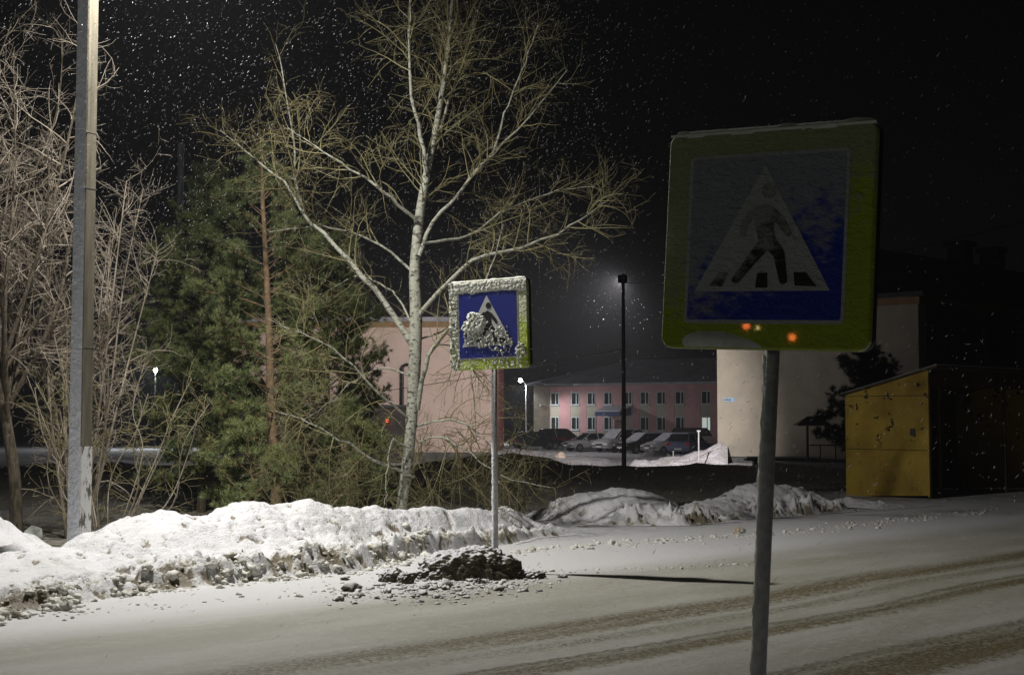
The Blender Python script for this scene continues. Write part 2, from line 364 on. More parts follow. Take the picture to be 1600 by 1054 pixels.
def heightfield(name, crest, foot, back, s0, s1, ds, dt, clod, seed, tdn=.4, shape=1.0, dirtamt=1.0, hscale=1.0):
    S = np.arange(s0, s1, ds)
    tc = np.interp(S, crest[:, 0], crest[:, 1]); hc = np.interp(S, crest[:, 0], crest[:, 2])*hscale
    tf = np.interp(S, foot[:, 0], foot[:, 1])
    tf = np.minimum(tf, tc - .85)
    nT = int((np.max(tc - tf) + back + .3)/dt)
    U = np.linspace(0, 1, nT)
    V = []; D = []
    k = .62
    for i, s in enumerate(S):
        T = tf[i] - .12 + (tc[i] + back - tf[i] + .12)*U
        fr = np.clip((T - tf[i])/(tc[i] - tf[i]), 0, 1); bk = np.clip((T - tc[i])/back, 0, 1)
        lower = sstep(0, .16, fr)*.36 + .06*sstep(.16, .40, fr) + .58*sstep(.36, 1.0, fr)**shape
        h = hc[i]*np.where(T <= tc[i], lower, 1 - sstep(0, 1, bk))
        for j, t in enumerate(T):
            x = (s - t)/2; y = (s + t)/2
            f = fr[j]; e = min(1, h[j]/.12)*min(1, (1 - bk[j])*6)
            big = noise.fractal(Vector((x*1.3, y*1.3, seed)), 1, 2.2, 4)*.085
            d1 = noise.voronoi(Vector((x*3.1, y*3.1, seed)))[0]; d2 = noise.voronoi(Vector((x*9, y*9, seed + 5)))[0]
            pn = noise.noise(Vector((x*.9, y*.9, seed + 9)))
            rough = math.exp(-((f - .18)/.2)**2)*clod*1.3 + .16*clod + 1.3*clod*max(0, pn)
            d3 = noise.voronoi(Vector((x*19, y*19, seed + 7)))[0]
            lump = (.55 - d1[0])*.12*rough + max(-.1, .45 - d2[0])*.10*rough + (.45 - d3[0])*.030*rough
            pit = max(0, noise.noise(Vector((x*7, y*7, seed + 2))) - .33)*.16 + (max(0, noise.noise(Vector((x*15, y*15, seed + 3))) - .35)*.10 if pn > -.1 else 0)
            z = h[j] + e*(big + lump - pit + noise.fractal(Vector((x*6, y*6, seed)), 1, 2.1, 3)*.012)
            V.append((x, y, max(z, -.02) if bk[j] < 1 else -.03))
            low = 1.0 if lump < -.012 else (.45 if lump < .01 else .15)
            D.append(min(1, dirtamt*(math.exp(-((f - .14)/.17)**2)*(.25 + .75*low)*(.55 + 1.1*max(0, noise.noise(Vector((x*1.1, y*1.1, seed + 20))))) + (.6 if pit > .012 else 0) + max(0, pn)*.75*low)))
    nS = len(S); idx = np.arange(nS*nT).reshape(nS, nT)
    q = np.stack([idx[:-1, :-1], idx[1:, :-1], idx[1:, 1:], idx[:-1, 1:]], -1).reshape(-1, 4)
    o = npmesh(name, V, [q], M_bank, smooth=True)
    a = o.data.attributes.new('dirt', 'FLOAT', 'POINT'); a.data.foreach_set('value', np.array(D, dtype=np.float32))
    KD.append((V,)); return o
KD = []
o = heightfield('snow_bank', crest, foot, 1.5, 1.0, 20.4, .035, .035, 1.0, 3.3)
tag(o, 'long ploughed white snow bank running from the left edge to the small pedestrian sign', 'snow bank')
# heaps right of the sign
def heap_hf(name, tbl_c, tbl_f, back, seed, dirt, label, clod=2.6):
    c_ = profile(tbl_c); f_ = profile(tbl_f)
    o = heightfield(name, c_, f_, back, c_[0, 0], c_[-1, 0], .045, .045, clod, seed, dirtamt=dirt)
    return tag(o, label, 'snow heap')
heap_hf('snow_heap', [(835,822,21.4),(868, 812, 21.8), (885, 790, 22), (905, 768, 22.2), (930, 765, 22.3), (990, 761, 22.5), (1020, 772, 22.6), (1050, 788, 22.6), (1072, 803, 22.6)],
        [(835,829,20.2),(880, 822, 20.7), (950, 820, 20.9), (1075, 820, 21.0)], 1.6, 8.1, .9, 'lumpy rounded snow heap with a dark dirty hollow, right of the small sign')
heap_hf('snow_heap', [(1078, 802, 22.9), (1092, 789, 23), (1130, 778, 23.5), (1150, 768, 23.8), (1172, 756, 24), (1230, 764, 24.5), (1262, 770, 24.7), (1290, 790, 24.9)],
        [(1078, 820, 21.2), (1130, 812, 21.9), (1200, 806, 22.6), (1290, 800, 23.6)], 1.6, 4.4, 1.3, 'gritty snow heap crossed by the near sign pole, left of the bus shelter')
heap_hf('snow_heap', [(1296, 790, 25.2), (1320, 772, 25.4), (1350, 778, 25.6), (1395, 792, 25.9), (1430, 800, 26.2)],
        [(1296, 800, 23.8), (1350, 797, 24.3), (1430, 792, 25.2)], 1.2, 2.4, .6, 'low smooth snow heap at the foot of the yellow bus shelter', clod=1.0)
# bank beyond the lamp post at the left edge
cl = profile([(-260, 790, 17.5), (-80, 800, 17.3), (0, 812, 17.0), (25, 836, 17.0), (60, 846, 17.0), (85, 858, 17.0)]); fl = profile([(-260, 870, 15.4), (0, 862, 15.6), (85, 862, 16.0)])
o = heightfield('snow_bank', cl, fl, 1.2, cl[0, 0], cl[-1, 0], .05, .05, .5, 6.6, dirtamt=.4); tag(o, 'clean pinkish snow bank at the left edge behind the lamp post foot', 'snow bank')

# lumps: many irregular chunks of a few sizes -> one "stuff" object per place; the bigger ones are things
ico = None
def icos(sub):
    import bmesh
    bm = bmesh.new(); bmesh.ops.create_icosphere(bm, subdivisions=sub, radius=1.0)
    V = np.array([v.co[:] for v in bm.verts]); Fc = np.array([[v.index for v in f.verts] for f in bm.faces]); bm.free(); return V, Fc
IV2, IF2 = icos(2); IV5, IF5 = icos(5); IV6, IF6 = icos(6); IV1, IF1 = icos(1)
def lumps(name, places, mt, seed=0):
    Vs = []; Fs = []; n = 0
    r = np.random.default_rng(seed)
    for (x, y, z, s) in places:
        V = IV2.copy(); ph = r.uniform(0, 50, 3)
        dsp = np.array([noise.noise(Vector((v*1.9 + ph).tolist())) + .5*noise.noise(Vector((v*4.5 + ph).tolist())) for v in V])
        V = V*(1 + .9*dsp)[:, None]*np.array([r.uniform(.8, 1.4), r.uniform(.8, 1.3), r.uniform(.55, .9)])*s
        a = r.uniform(0, 6.3); ca, sa = math.cos(a), math.sin(a)
        V = np.stack([V[:, 0]*ca - V[:, 1]*sa, V[:, 0]*sa + V[:, 1]*ca, V[:, 2]], -1) + np.array([x, y, z])
        Vs.append(V); Fs.append(IF2 + n); n += len(V)
    return npmesh(name, np.concatenate(Vs), [np.concatenate(Fs)], mt)
def st(s, t, z=0): return ((s - t)/2, (s + t)/2, z)
from mathutils import kdtree
VB = KD[0][0]; kd = kdtree.KDTree(len(VB))
for i, v in enumerate(VB): kd.insert((v[0], v[1], 0), i)
kd.balance()
pl = []
for i in range(1500):       # toe of the long bank
    s = rng.uniform(2.5, 15.8); tf_ = np.interp(s, foot[:, 0], foot[:, 1]); sz = min(.075, .009*math.exp(abs(rng.normal(0, .85))))
    if s > 8.5: sz *= .8
    cl_ = noise.noise(Vector((s*1.3, 2, 8)))
    if cl_ < -.1 and rng.random() < .7: continue
    t = tf_ + rng.normal(.10, .20); p = st(s, t); co, ix, dd = kd.find((p[0], p[1], 0)); z = max(0, VB[ix][2]) if dd < .1 else 0
    pl.append((p[0], p[1], z + sz*.25, sz))
o = lumps('snow_rubble', pl, M_clod, 5); tag(o, kind='stuff')
pl = []
for i in range(1300):       # crumb line along the verge
    f = rng.uniform(0, 1); px = 800 + 760*f; yy_ = 861 - 36*min(1, f/.65) - 30*max(0, f - .65)/.35
    py = yy_ + rng.normal(0, 3.0) + 2.5*noise.noise(Vector((f*14, 0, 3)))
    if noise.noise(Vector((f*30, 0, 5))) < -.15 and rng.random() < .8: continue
    Yd = 1.6*F/(py - 650); p = P(px, py, Yd); sz = .006*math.exp(abs(rng.normal(0, .72)))
    pl.append((p.x, p.y, sz*.2, sz))
for i in range(90):
    f = rng.uniform(0, 1); px = 840 + 330*f; py = 892 - 12*f + rng.normal(0, 2); Yd = 1.6*F/(py - 650); p = P(px, py, Yd); sz = abs(rng.normal(0, .007)) + .003
    pl.append((p.x, p.y, sz*.4, sz))
for i in range(110):
    px = rng.uniform(60, 560); py = 962 - (px - 60)*.09 + rng.normal(0, 4); Yd = 1.6*F/(py - 650); p = P(px, py, Yd); sz = abs(rng.normal(0, .007)) + .003
    pl.append((p.x, p.y, sz*.3, sz))
o = lumps('snow_crumbs', pl, M_clod, 6); tag(o, kind='stuff')
pl = []
for i in range(1500):       # rubble round the mud heap
    px = rng.normal(705, 90); py = 905 + rng.normal(6, 10) + (760 - px)*.07
    if not (430 < px < 880) : continue
    Yd = 1.6*F/(py - 650); p = P(px, py, Yd); sz = .0045*math.exp(abs(rng.normal(0, .8)))
    pl.append((p.x, p.y, sz*.4, sz))
o = lumps('mud_crumbs', pl, M_crumb, 7); tag(o, kind='stuff')
# the big frozen mud heap and separate lumps
def blob(name, c, dims, rz, seed, mt, amp=.28, parent=None, crumble=.4):
    V = IV6 if crumble > .9 else IV5; out = []
    if crumble > .9:
        pn = (np.abs(V*np.array([1, 1, 1]))**3.4).sum(1)**(1/3.4); V = V/pn[:, None]*np.array([1, 1, .8])
    md = (dims[0]*dims[1]*dims[2])**(1/3)
    for v in V:
        q0 = Vector(v.tolist()); q = Vector((q0.x*dims[0], q0.y*dims[1], q0.z*dims[2]))/md
        n_ = noise.fractal(q*1.1 + Vector((seed, 0, 0)), 1, 2, 3)*amp + noise.fractal(q*4.0 + Vector((seed, 3, 0)), 1, 2.1, 4)*.10 + (.5 - noise.voronoi(q*5 + Vector((seed, 1, 1)))[0][0])*.10 + (.5 - noise.voronoi(q*12 + Vector((seed, 1, 1)))[0][0])*.07*crumble + noise.fractal(q*16, 1, 2, 3)*.04*crumble
        q2 = q0*(1 + n_); q = q0
        if crumble > .9: q2.x *= 1 - .22*max(0, q2.z); q2.y *= 1 - .25*max(0, q2.z); q2.z *= 1 + .12*math.sin(q.x*3 + 1)
        out.append((q2.x*dims[0], q2.y*dims[1], max(q2.z, -.25)*dims[2]))
    o = npmesh(name, out, [IF6 if crumble > .9 else IF5], mt, smooth=True); o.location = c; o.rotation_euler[2] = rz; return o
p = P(732, 893, 14.05)
o = blob('mud_heap', (p.x, p.y + .16, .03), (.56, .25, .30), R(4), 3.1, M_heap, .14, crumble=1.0); tag(o, 'large dark frozen mud heap dusted with snow at the foot of the small sign', 'mud heap')
for k, (px, py, Yd, dm, lab) in enumerate([(612, 905, 13.9, (.13, .11, .10), 'snow dusted dirty lump left of the pair beside the dark mud heap'), (634, 908, 13.75, (.09, .08, .085), 'dirty lump right of the pair beside the dark mud heap'),
        (826, 890, 14.2, (.17, .10, .065), 'low dark weedy lump at the right end of the mud heap'), (748, 906, 13.65, (.055, .05, .045), 'small brown clod among crumbs in front of the mud heap'),
        (662, 917, 13.3, (.032, .03, .028), 'small clod on the snow below the left end of the mud heap'), (843, 921, 13.1, (.03, .03, .022), 'lone dark clod on the road right of the mud heap')]):
    p = P(px, py, Yd); o = blob('frozen_clod', (p.x, p.y, dm[2]*.3), dm, k*1.3, 20 + k*3.7, M_heap, .2); tag(o, lab, 'frozen clod', 'frozen clods round the mud heap')
p = P(1157, 829, 19.6); o = blob('frozen_clod', (p.x - .02, p.y, .03), (.09, .06, .055), .4, 77, mat('brown_ice', (.30, .19, .08), .6, color2=(.6, .58, .52), nscale=9), .2); tag(o, 'brown icy clod on the crumb line left of the near sign pole', 'frozen clod')

# ------------------------------------------------------------------ pedestrian crossing signs
def disc(cx, cy, r, n=20): return [(cx + r*math.cos(2*math.pi*i/n), cy + r*math.sin(2*math.pi*i/n)) for i in range(n)]
def capsule(a, b, ra, rb=None, n=7):
    rb = ra if rb is None else rb
    a = Vector(a); b = Vector(b); an = math.atan2(b.y - a.y, b.x - a.x)
    pts = [(b.x + rb*math.cos(an - math.pi/2 + math.pi*i/n), b.y + rb*math.sin(an - math.pi/2 + math.pi*i/n)) for i in range(n + 1)]
    pts += [(a.x + ra*math.cos(an + math.pi/2 + math.pi*i/n), a.y + ra*math.sin(an + math.pi/2 + math.pi*i/n)) for i in range(n + 1)]
    return pts
def rrect(w_, h_, r, n=6):
    pts = []
    for cx, cy, a0 in ((w_/2 - r, -h_/2 + r, -90), (w_/2 - r, h_/2 - r, 0), (-w_/2 + r, h_/2 - r, 90), (-w_/2 + r, -h_/2 + r, 180)):
        for i in range(n + 1):
            a = R(a0 + 90*i/n); pts.append((cx + r*math.cos(a), cy + r*math.sin(a)))
    return pts
XZ = lambda yoff, cz: Matrix(((1, 0, 0, 0), (0, 0, -1, yoff), (0, 1, 0, cz), (0, 0, 0, 1)))   # local (x,y,z) -> (x, yoff - z, cz + y)
def crust(name, W, H, cz, yf, step, fn, parent, mt):
    nx_, nz_ = int(W/step), int(H/step); V = []; Dp = np.zeros((nz_, nx_))
    for j in range(nz_):
        for i in range(nx_):
            u = (i/(nx_ - 1) - .5)*W; v = (j/(nz_ - 1) - .5)*H
            d = fn(u, v); Dp[j, i] = d
            V.append((u, yf - max(d, -.0008), cz + v))
    idx = np.arange(nx_*nz_).reshape(nz_, nx_)
    q = np.stack([idx[:-1, :-1], idx[:-1, 1:], idx[1:, 1:], idx[1:, :-1]], -1).reshape(-1, 4)
    mx = np.maximum.reduce([Dp[:-1, :-1], Dp[:-1, 1:], Dp[1:, 1:], Dp[1:, :-1]]).ravel()
    q = q[mx > 0]; used = np.unique(q); rm_ = np.full(len(V), -1); rm_[used] = np.arange(len(used))
    return npmesh(name, np.array(V)[used], [rm_[q]], mt, parent, smooth=True)
def nz(x, y, s, sd, o=4): return noise.fractal(Vector((x*s, y*s, sd)), 1, 2.1, o)
def make_sign(name, loc, rz, lean, W, T, bottom, my, mbl, mw, mk, label, crustfn, step, tiltz=0, pm=None, extra=None):
    root = empty(name, loc, rz, lean)
    tag(root, label, 'pedestrian sign', 'pedestrian crossing signs')
    cz = bottom + W/2
    def Mt(y): return Matrix.Translation((0, 0, cz)) @ Matrix.Rotation(tiltz, 4, 'Y') @ Matrix.Translation((0, 0, -cz)) @ XZ(y, cz)
    mb = MB(); mb.prism(rrect(W, W, .05), 0, T*.45, Mt(-T*.05)); mb.build('yellow_face', my, root, bevel=.012, seg=3)
    mb = MB(); mb.prism(rrect(W - .004, W - .004, .05), 0, T*.55 - .002, Mt(T*.5)); mb.build('housing', M_signblack, root, bevel=.01)
    B = W*.735; yf = -T*.5
    mb = MB(); mb.prism(rrect(B + .03, B + .03, .02), 0, .002, Mt(yf)); mb.build('white_border', mw, root)
    mb = MB(); mb.prism(rrect(B, B, .012), 0, .002, Mt(yf - .0022)); mb.build('blue_panel', mbl, root)
    def b2(x, y): return ((x - .5)*B, (y - .5)*B)
    mb = MB(); mb.prism([b2(.045, .175), b2(.93, .175), b2(.49, .945)], 0, .002, Mt(yf - .0044)); mb.build('white_triangle', mw, root)
    mb = MB(); M_ = Mt(yf - .0066); M2 = Mt(yf - .0068); M3 = Mt(yf - .0070); M4 = Mt(yf - .0072); M5 = Mt(yf - .0074); M6 = Mt(yf - .0076)
    mb.prism([b2(*q) for q in disc(.52, .785, .048)], 0, .002, M_)
    mb.prism([b2(*q) for q in [(.41, .665), (.50, .71), (.575, .665), (.56, .55), (.575, .475), (.47, .465)]], 0, .002, M_)                       # torso
    mb.prism([b2(*q) for q in capsule((.53, .49), (.43, .375), .043, .036)], 0, .002, M2); mb.prism([b2(*q) for q in capsule((.43, .375), (.325, .245), .034, .026)], 0, .002, M3)
    mb.prism([b2(*q) for q in capsule((.53, .48), (.60, .40), .043, .036)], 0, .002, M4); mb.prism([b2(*q) for q in capsule((.60, .40), (.635, .24), .036, .026)], 0, .002, M5)
    mb.prism([b2(*q) for q in capsule((.44, .665), (.37, .60), .026)], 0, .002, M3); mb.prism([b2(*q) for q in capsule((.37, .60), (.36, .53), .024, .02)], 0, .002, M6)
    mb.prism([b2(*q) for q in capsule((.555, .65), (.62, .575), .026)], 0, .002, M3); mb.prism([b2(*q) for q in capsule((.62, .575), (.655, .52), .024, .02)], 0, .002, M6)
    for st_ in ([(.145, .205), (.21, .29), (.275, .29), (.235, .205)], [(.455, .195), (.465, .285), (.53, .285), (.535, .195)], [(.71, .205), (.70, .285), (.775, .285), (.85, .20)]):
        mb.prism([b2(*q) for q in st_], 0, .002, M_)
    mb.build('walking_figure', mk, root)
    c_ = crust('snow_crust', W - .012, W - .012, 0, 0, step, crustfn, root, M_crust)
    c_.matrix_local = Matrix.Translation((0, yf - .0005, cz)) @ Matrix.Rotation(tiltz, 4, 'Y')
    if extra:
        c_ = crust('snow_patch', W - .012, W - .012, 0, 0, step, extra, root, M_crust)
        c_.matrix_local = Matrix.Translation((0, yf - .0005, cz)) @ Matrix.Rotation(tiltz, 4, 'Y')
    # snow lying on the top edge
    mb = MB(); n = 60
    for i in range(n):
        x0 = -W/2 + .03 + (W - .06)*i/n; x1 = x0 + (W - .06)/n*1.02; h = .010 + .012*abs(nz(x0, 1, 7, 5.0)); hb = cz + W/2 - .002
        mb.add([(x0, -T*.46, hb), (x1, -T*.46, hb), (x1, T*.46, hb), (x0, T*.46, hb), (x0, -T*.28, hb + h), (x1, -T*.28, hb + h), (x1, T*.28, hb + h), (x0, T*.28, hb + h)],
               [(4,5,6,7),(0,1,5,4),(1,2,6,5),(2,3,7,6),(3,0,4,7)], Matrix.Translation((0, 0, cz)) @ Matrix.Rotation(tiltz, 4, 'Y') @ Matrix.Translation((0, 0, -cz)))
    mb.build('snow_cap', M_crust, root)
    # pole and clamps
    mb = MB(); mb.tube((0, T/2 + .036, -.3), (0, T/2 + .036, cz + W*.42), .030, n=20); po = mb.build('pole', pm or M_rimesteel, root, smooth=False)
    for p_ in po.data.polygons: p_.use_smooth = len(p_.vertices) == 4
    for zz in (cz - W*.3, cz + W*.3):
        mb = MB(); mb.box((-.06, T/2 - .001, zz - .02), (.06, T/2 + .075, zz + .02)); mb.build('clamp', M_steel, root, bevel=.004)
    return root
SW = .915
def crust_far(u, v):
    h = SW/2; U = u/SW + .5; Vv = v/SW + .5
    n = nz(u, v, 9, 1.0); nf = nz(u, v, 34, 4.0)
    k = 0
    top = .011*sstep(.15, .11, (1 - Vv) - .03*n) ; left = .009*sstep(.15, .10, U + .02*n)
    if left > 0 and nf + .5*n < -.22 + .45*(1 - Vv): left = 0
    if top > 0 and (1 - Vv) < .02: top *= .5
    if U > .87 and Vv < .84: left = 0; 
    if Vv < .14: left *= .6
    if Vv < .16: k = .012*(nf - .32 + .25*(U > .55)*(U < .92)) if nf > .18 else 0
    k = max(k, top, left)
    # clump over the left half of the blue field
    c1 = .5 - noise.voronoi(Vector((u*34, v*34, 7)))[0][0]
    e = ((U - .335)/.175)**2 + ((Vv - .515)/.135)**2 + .6*n
    if e < 1: k = max(k, .026*min(1, (1 - e)*2.5)*(1 if nf + c1 > -.35 else .3))
    e2 = ((U - .42)/.24)**2 + ((Vv - .36)/.12)**2 + .5*n
    if e2 < 1 and nf + .6*c1 > .12: k = max(k, .014)
    e3 = ((U - .66)/.17)**2 + ((Vv - .31)/.15)**2 + .9*n
    if e3 < 1 and nf + .8*c1 > .24: k = max(k, .018)
    e4 = ((U - .90)/.06)**2 + ((Vv - .20)/.08)**2 + .6*n
    if e4 < 1 and c1 + nf > .0: k = max(k, .018)
    spk = nz(u, v, 60, 9.0, 2)
    if spk > .66 and Vv < .30: k = max(k, .007)
    if k <= 0: return -.001
    return k + .006*nf*min(1, k/.01) + (.010 if k > .019 else .0065)*(.5 - noise.voronoi(Vector((u*58, v*58, 2)))[0][0])
sp = P(768, 843, 14.6)
far = make_sign('pedestrian_sign', (sp.x - .0, 14.55, 0), R(-28), R(-.3), SW, .10, P(768, 577, 14.6).z, M_fy2, M_blue, M_white, M_black,
    'smaller farther pedestrian sign with snow clumps on its walking figure, beside the mud heap', crust_far, .0055, tiltz=R(-1.2))
def crust_near(u, v):
    U = u/SW + .5; Vv = v/SW + .5; n = nz(u*.6, v, 9, 31.0); nf = nz(u*.8 + v*.3, v*1.2 - u*.3, 34, 34.0, 5)
    cov = (Vv - .45)*.9 - (U - .40)*.8 + .45*n
    k = 0
    if Vv > .975 - .008*n: k = .003
    if k <= 0: return -.001
    return k + .0015*nf
def patch_near(u, v):
    U = u/SW + .5; Vv = v/SW + .5; n = nz(u*.6, v, 9, 31.0)
    e = ((U - .30)/.20)**2 + ((Vv - .035 + .08*(U - .3))/.045)**2 + .6*n
    return .016*(1 - e) if e < 1 else -.001
npos = P(1199, 548, 5.72)
lean = R(3.0)
nb_ = npos.z
near = make_sign('pedestrian_sign', (npos.x - math.tan(lean)*nb_ - .012, 5.72, 0), R(-34), lean, SW*.985, .085, nb_/math.cos(lean) + .002, M_fy, M_fb, M_fw, M_fk,
    'largest nearest pedestrian sign, in shadow and dusted with thin snow, on a leaning pole', crust_near, .0055, extra=patch_near)
near['group'] = 'pedestrian crossing signs'
# traffic lights added outside the frame, placed so their lamps glint in the near sign
for m_ in (M_fy,):
    bb = m_.node_tree.nodes['Principled BSDF']; bb.inputs['Coat Weight'].default_value = 1.0; bb.inputs['Coat Roughness'].default_value = .025
NM = near.matrix_world.copy(); nrm = (NM.to_3x3() @ Vector((0, -1, 0))).normalized(); czn = nb_/math.cos(lean) + SW*.985/2; pf = NM @ Vector((0, -.0425, czn))
def mirrored(px, py, dist):
    o_ = Vector((0, 0, CAMZ)); d_ = (P(px, py, 5.0) - o_).normalized(); t_ = (pf - o_).dot(nrm)/d_.dot(nrm); hit = o_ + d_*t_
    rr_ = d_ - 2*d_.dot(nrm)*nrm; return hit + rr_*dist
tA, tB, tC = mirrored(1166, 509, 24), mirrored(1184, 512, 24), mirrored(1238, 527, 24)
for nm_, pts_, lab in (('added_traffic_light', ((tA, (1, .18, .05)), (tB, (1, .75, .25))), 'added traffic light outside the frame whose red and amber lamps glint in the near sign'), ('added_traffic_light', ((tC, (1, .22, .04)),), 'added traffic light outside the frame whose one red lamp glints in the near sign')):
    b0_ = pts_[0][0]; root = empty(nm_, (b0_.x, b0_.y, 0)); tag(root, lab, 'traffic light', 'added traffic lights outside the frame')
    mb = MB(); mb.tube((0, 0, 0), (0, 0, b0_.z - .25), .05, n=10); mb.build('pole', M_steel, root)
    for q_, c3 in pts_:
        dq = q_ - b0_; fw = (near.matrix_world.translation - q_); fw.z = 0; fw.normalize()
        cc = Vector((dq.x, dq.y, q_.z))
        rot = Matrix.Translation(cc) @ Matrix(((fw.y, fw.x, 0, 0), (-fw.x, fw.y, 0, 0), (0, 0, 1, 0), (0, 0, 0, 1)))
        mb = MB(); mb.box((-.17, -.25, -.17), (.17, 0, .17), rot); hs = mb.build('housing', M_signblack, root, bevel=.02)
        mb = MB(); mb.tube((0, .002, 0), (0, .03, 0), .07 if q_ is not tB else .035, n=20, M=rot); mb.build('lamp', mat('signal_lamp', c3, .3, emit=c3, estr=18), root)

# rough rime strip on the windward side of the near pole
def rime_strip(parent, cx, cy, z0, z1, r, ang, width, thick, mt, sd, step=.012):
    V = []; nz_ = int((z1 - z0)/step); na = 9
    for j in range(nz_ + 1):
        z = z0 + (z1 - z0)*j/nz_
        for i in range(na + 1):
            a = ang + (i/na - .5)*width; e = math.sin(math.pi*i/na)
            rr = r - .001 + e*thick*(.55 + .9*nz(z, a, 16, sd, 3) + .5*(.5 - noise.voronoi(Vector((z*45, a*4, sd)))[0][0])) + .001*e
            V.append((cx + rr*math.cos(a), cy + rr*math.sin(a), z))
    idx = np.arange((nz_ + 1)*(na + 1)).reshape(nz_ + 1, na + 1)
    q = np.stack([idx[:-1, :-1], idx[:-1, 1:], idx[1:, 1:], idx[1:, :-1]], -1).reshape(-1, 4)
    return npmesh('rime', V, [q], mt, parent, smooth=True)
rime_strip(near, 0, .0785, 0, nb_ - .01, .030, R(182), R(110), .012, M_crust, 3)
rime_strip(far, 0, .086, 0, 2.05, .030, R(200), R(160), .008, M_rime, 9)

# ------------------------------------------------------------------ lamp post (concrete) with its lamp above the frame
lb = P(124, 850, 15.6)
lp = empty('street_lamp', (lb.x, 15.6, 0), R(59), R(.05)); tag(lp, 'tall rimed concrete lamp post with whitewashed foot, in front of the bare trees at left', 'street lamp')
WP = .184
def poleseg(z0, z1, w0, w1, mt, nm, grow=0):
    mb = MB()
    a = w0/2 + grow; b = w1/2 + grow; ch = .02
    def ring(h, z): return [(-h+ch,-h,z),(h-ch,-h,z),(h,-h+ch,z),(h,h-ch,z),(h-ch,h,z),(-h+ch,h,z),(-h,h-ch,z),(-h,-h+ch,z)]
    mb.add(ring(a, z0) + ring(b, z1), [tuple(range(8))[::-1], tuple(range(8, 16))] + [(i, (i+1) % 8, 8 + (i+1) % 8, 8 + i) for i in range(8)]); return mb.build(nm, mt, lp)
zp = P(130, 697, 15.6).z
poleseg(0, zp, WP, WP*.985, M_paint, 'whitewashed_foot', .0025)
poleseg(-.4, 8.3, WP, WP*.86, M_concrete, 'concrete_post')
# rime sheet on the left (windward) face
V = []; n1_, n2_ = 560, 12
for j in range(n1_ + 1):
    z = .02 + 7.9*j/n1_; hw = (WP*(1 - .14*z/8.3))/2 + .0028
    for i in range(n2_ + 1):
        y = (i/n2_ - .5)*2*hw*.97; e = min(1, min(i, n2_ - i)/1.5)
        V.append((-hw - e*(.006 + .006*nz(z, y, 14, 2, 3) + .007*(.5 - noise.voronoi(Vector((z*30, y*30, 2)))[0][0])) + .0005, y, z))
idx = np.arange((n1_ + 1)*(n2_ + 1)).reshape(n1_ + 1, n2_ + 1)
npmesh('rime', V, [np.stack([idx[:-1, :-1], idx[1:, :-1], idx[1:, 1:], idx[:-1, 1:]], -1).reshape(-1, 4)], M_rime, lp, smooth=True)
for zz in (4.72, 4.1, 2.35):
    mb = MB(); h = WP*(1 - .14*zz/8.3)/2 + .002; mb.box((-h, -h, zz), (h, h, zz + .005)); mb.build('wire_band', M_steel, lp)
def lamp_head(parent_loc, axis, mtl):
    pass
# bracket and lamp head (above the frame), built in world space relative to the lamp
def build_arm(root, p0, p1, lensmat, hs=1.0):
    inv = root.matrix_world.inverted(); p0 = Vector(p0); p1 = Vector(p1)
    mb = MB(); mid = p0.lerp(p1, .5) + Vector((0, 0, .18*hs)); mb.tube(p0, mid, .03, n=10, M=inv); mb.tube(mid, p1, .03, n=10, M=inv); mb.build('arm', M_steel, root)
    d = (p1 - p0); d.z = 0; d.normalize(); rot = Matrix.Translation(p1) @ Matrix(((d.x, -d.y, 0, 0), (d.y, d.x, 0, 0), (0, 0, 1, 0), (0, 0, 0, 1)))
    mb = MB(); mb.prism([(-.12*hs, -.06*hs), (.3*hs, -.12*hs), (.42*hs, 0), (.3*hs, .12*hs), (-.12*hs, .06*hs)], .0, .09*hs, inv @ rot); hd = mb.build('lamp_head', M_steel, root, bevel=.015)
    mb = MB(); mb.prism([(0, -.06*hs), (.3*hs, -.09*hs), (.3*hs, .09*hs), (0, .06*hs)], -.012, -.002, inv @ rot); mb.build('lamp_lens', lensmat, root)
M_lens = mat('glowing_lens', (.9, .9, .9), .3, emit=(1, .96, .9), estr=6)
bpy.context.view_layer.update()
ptop = Vector((lb.x + .02, 15.58, 8.1)); build_arm(lp, ptop, LAMP + Vector((-.1, 0, .10)), M_lens)

# ------------------------------------------------------------------ dark pole with a flood lamp turned away from us
fp = empty('utility_pole', (FPOLE.x, 45, 0)); tag(fp, 'dark slim utility pole with a floodlight turned away, in front of the distant pink building', 'utility pole')
M_polewood = mat('dark_pole_wood', (.30, .30, .27), .85, color2=(.2, .2, .18), nscale=5, stretch=(4, 4, .4))
mb = MB(); mb.tube((0, 0, -.4), (0, 0, P(975, 428, 45).z),   .078, .05, n=12); mb.build('shaft', M_polewood, fp, smooth=True)
mb = MB(); mb.box((-.035, .07, 5.9), (.035, .24, 5.95)); mb.build('bracket', M_steel, fp)
mb = MB(); mb.box((-.15, .20, 5.84), (.15, .30, 6.10)); mb.build('lamp_head', M_signblack, fp, bevel=.02)

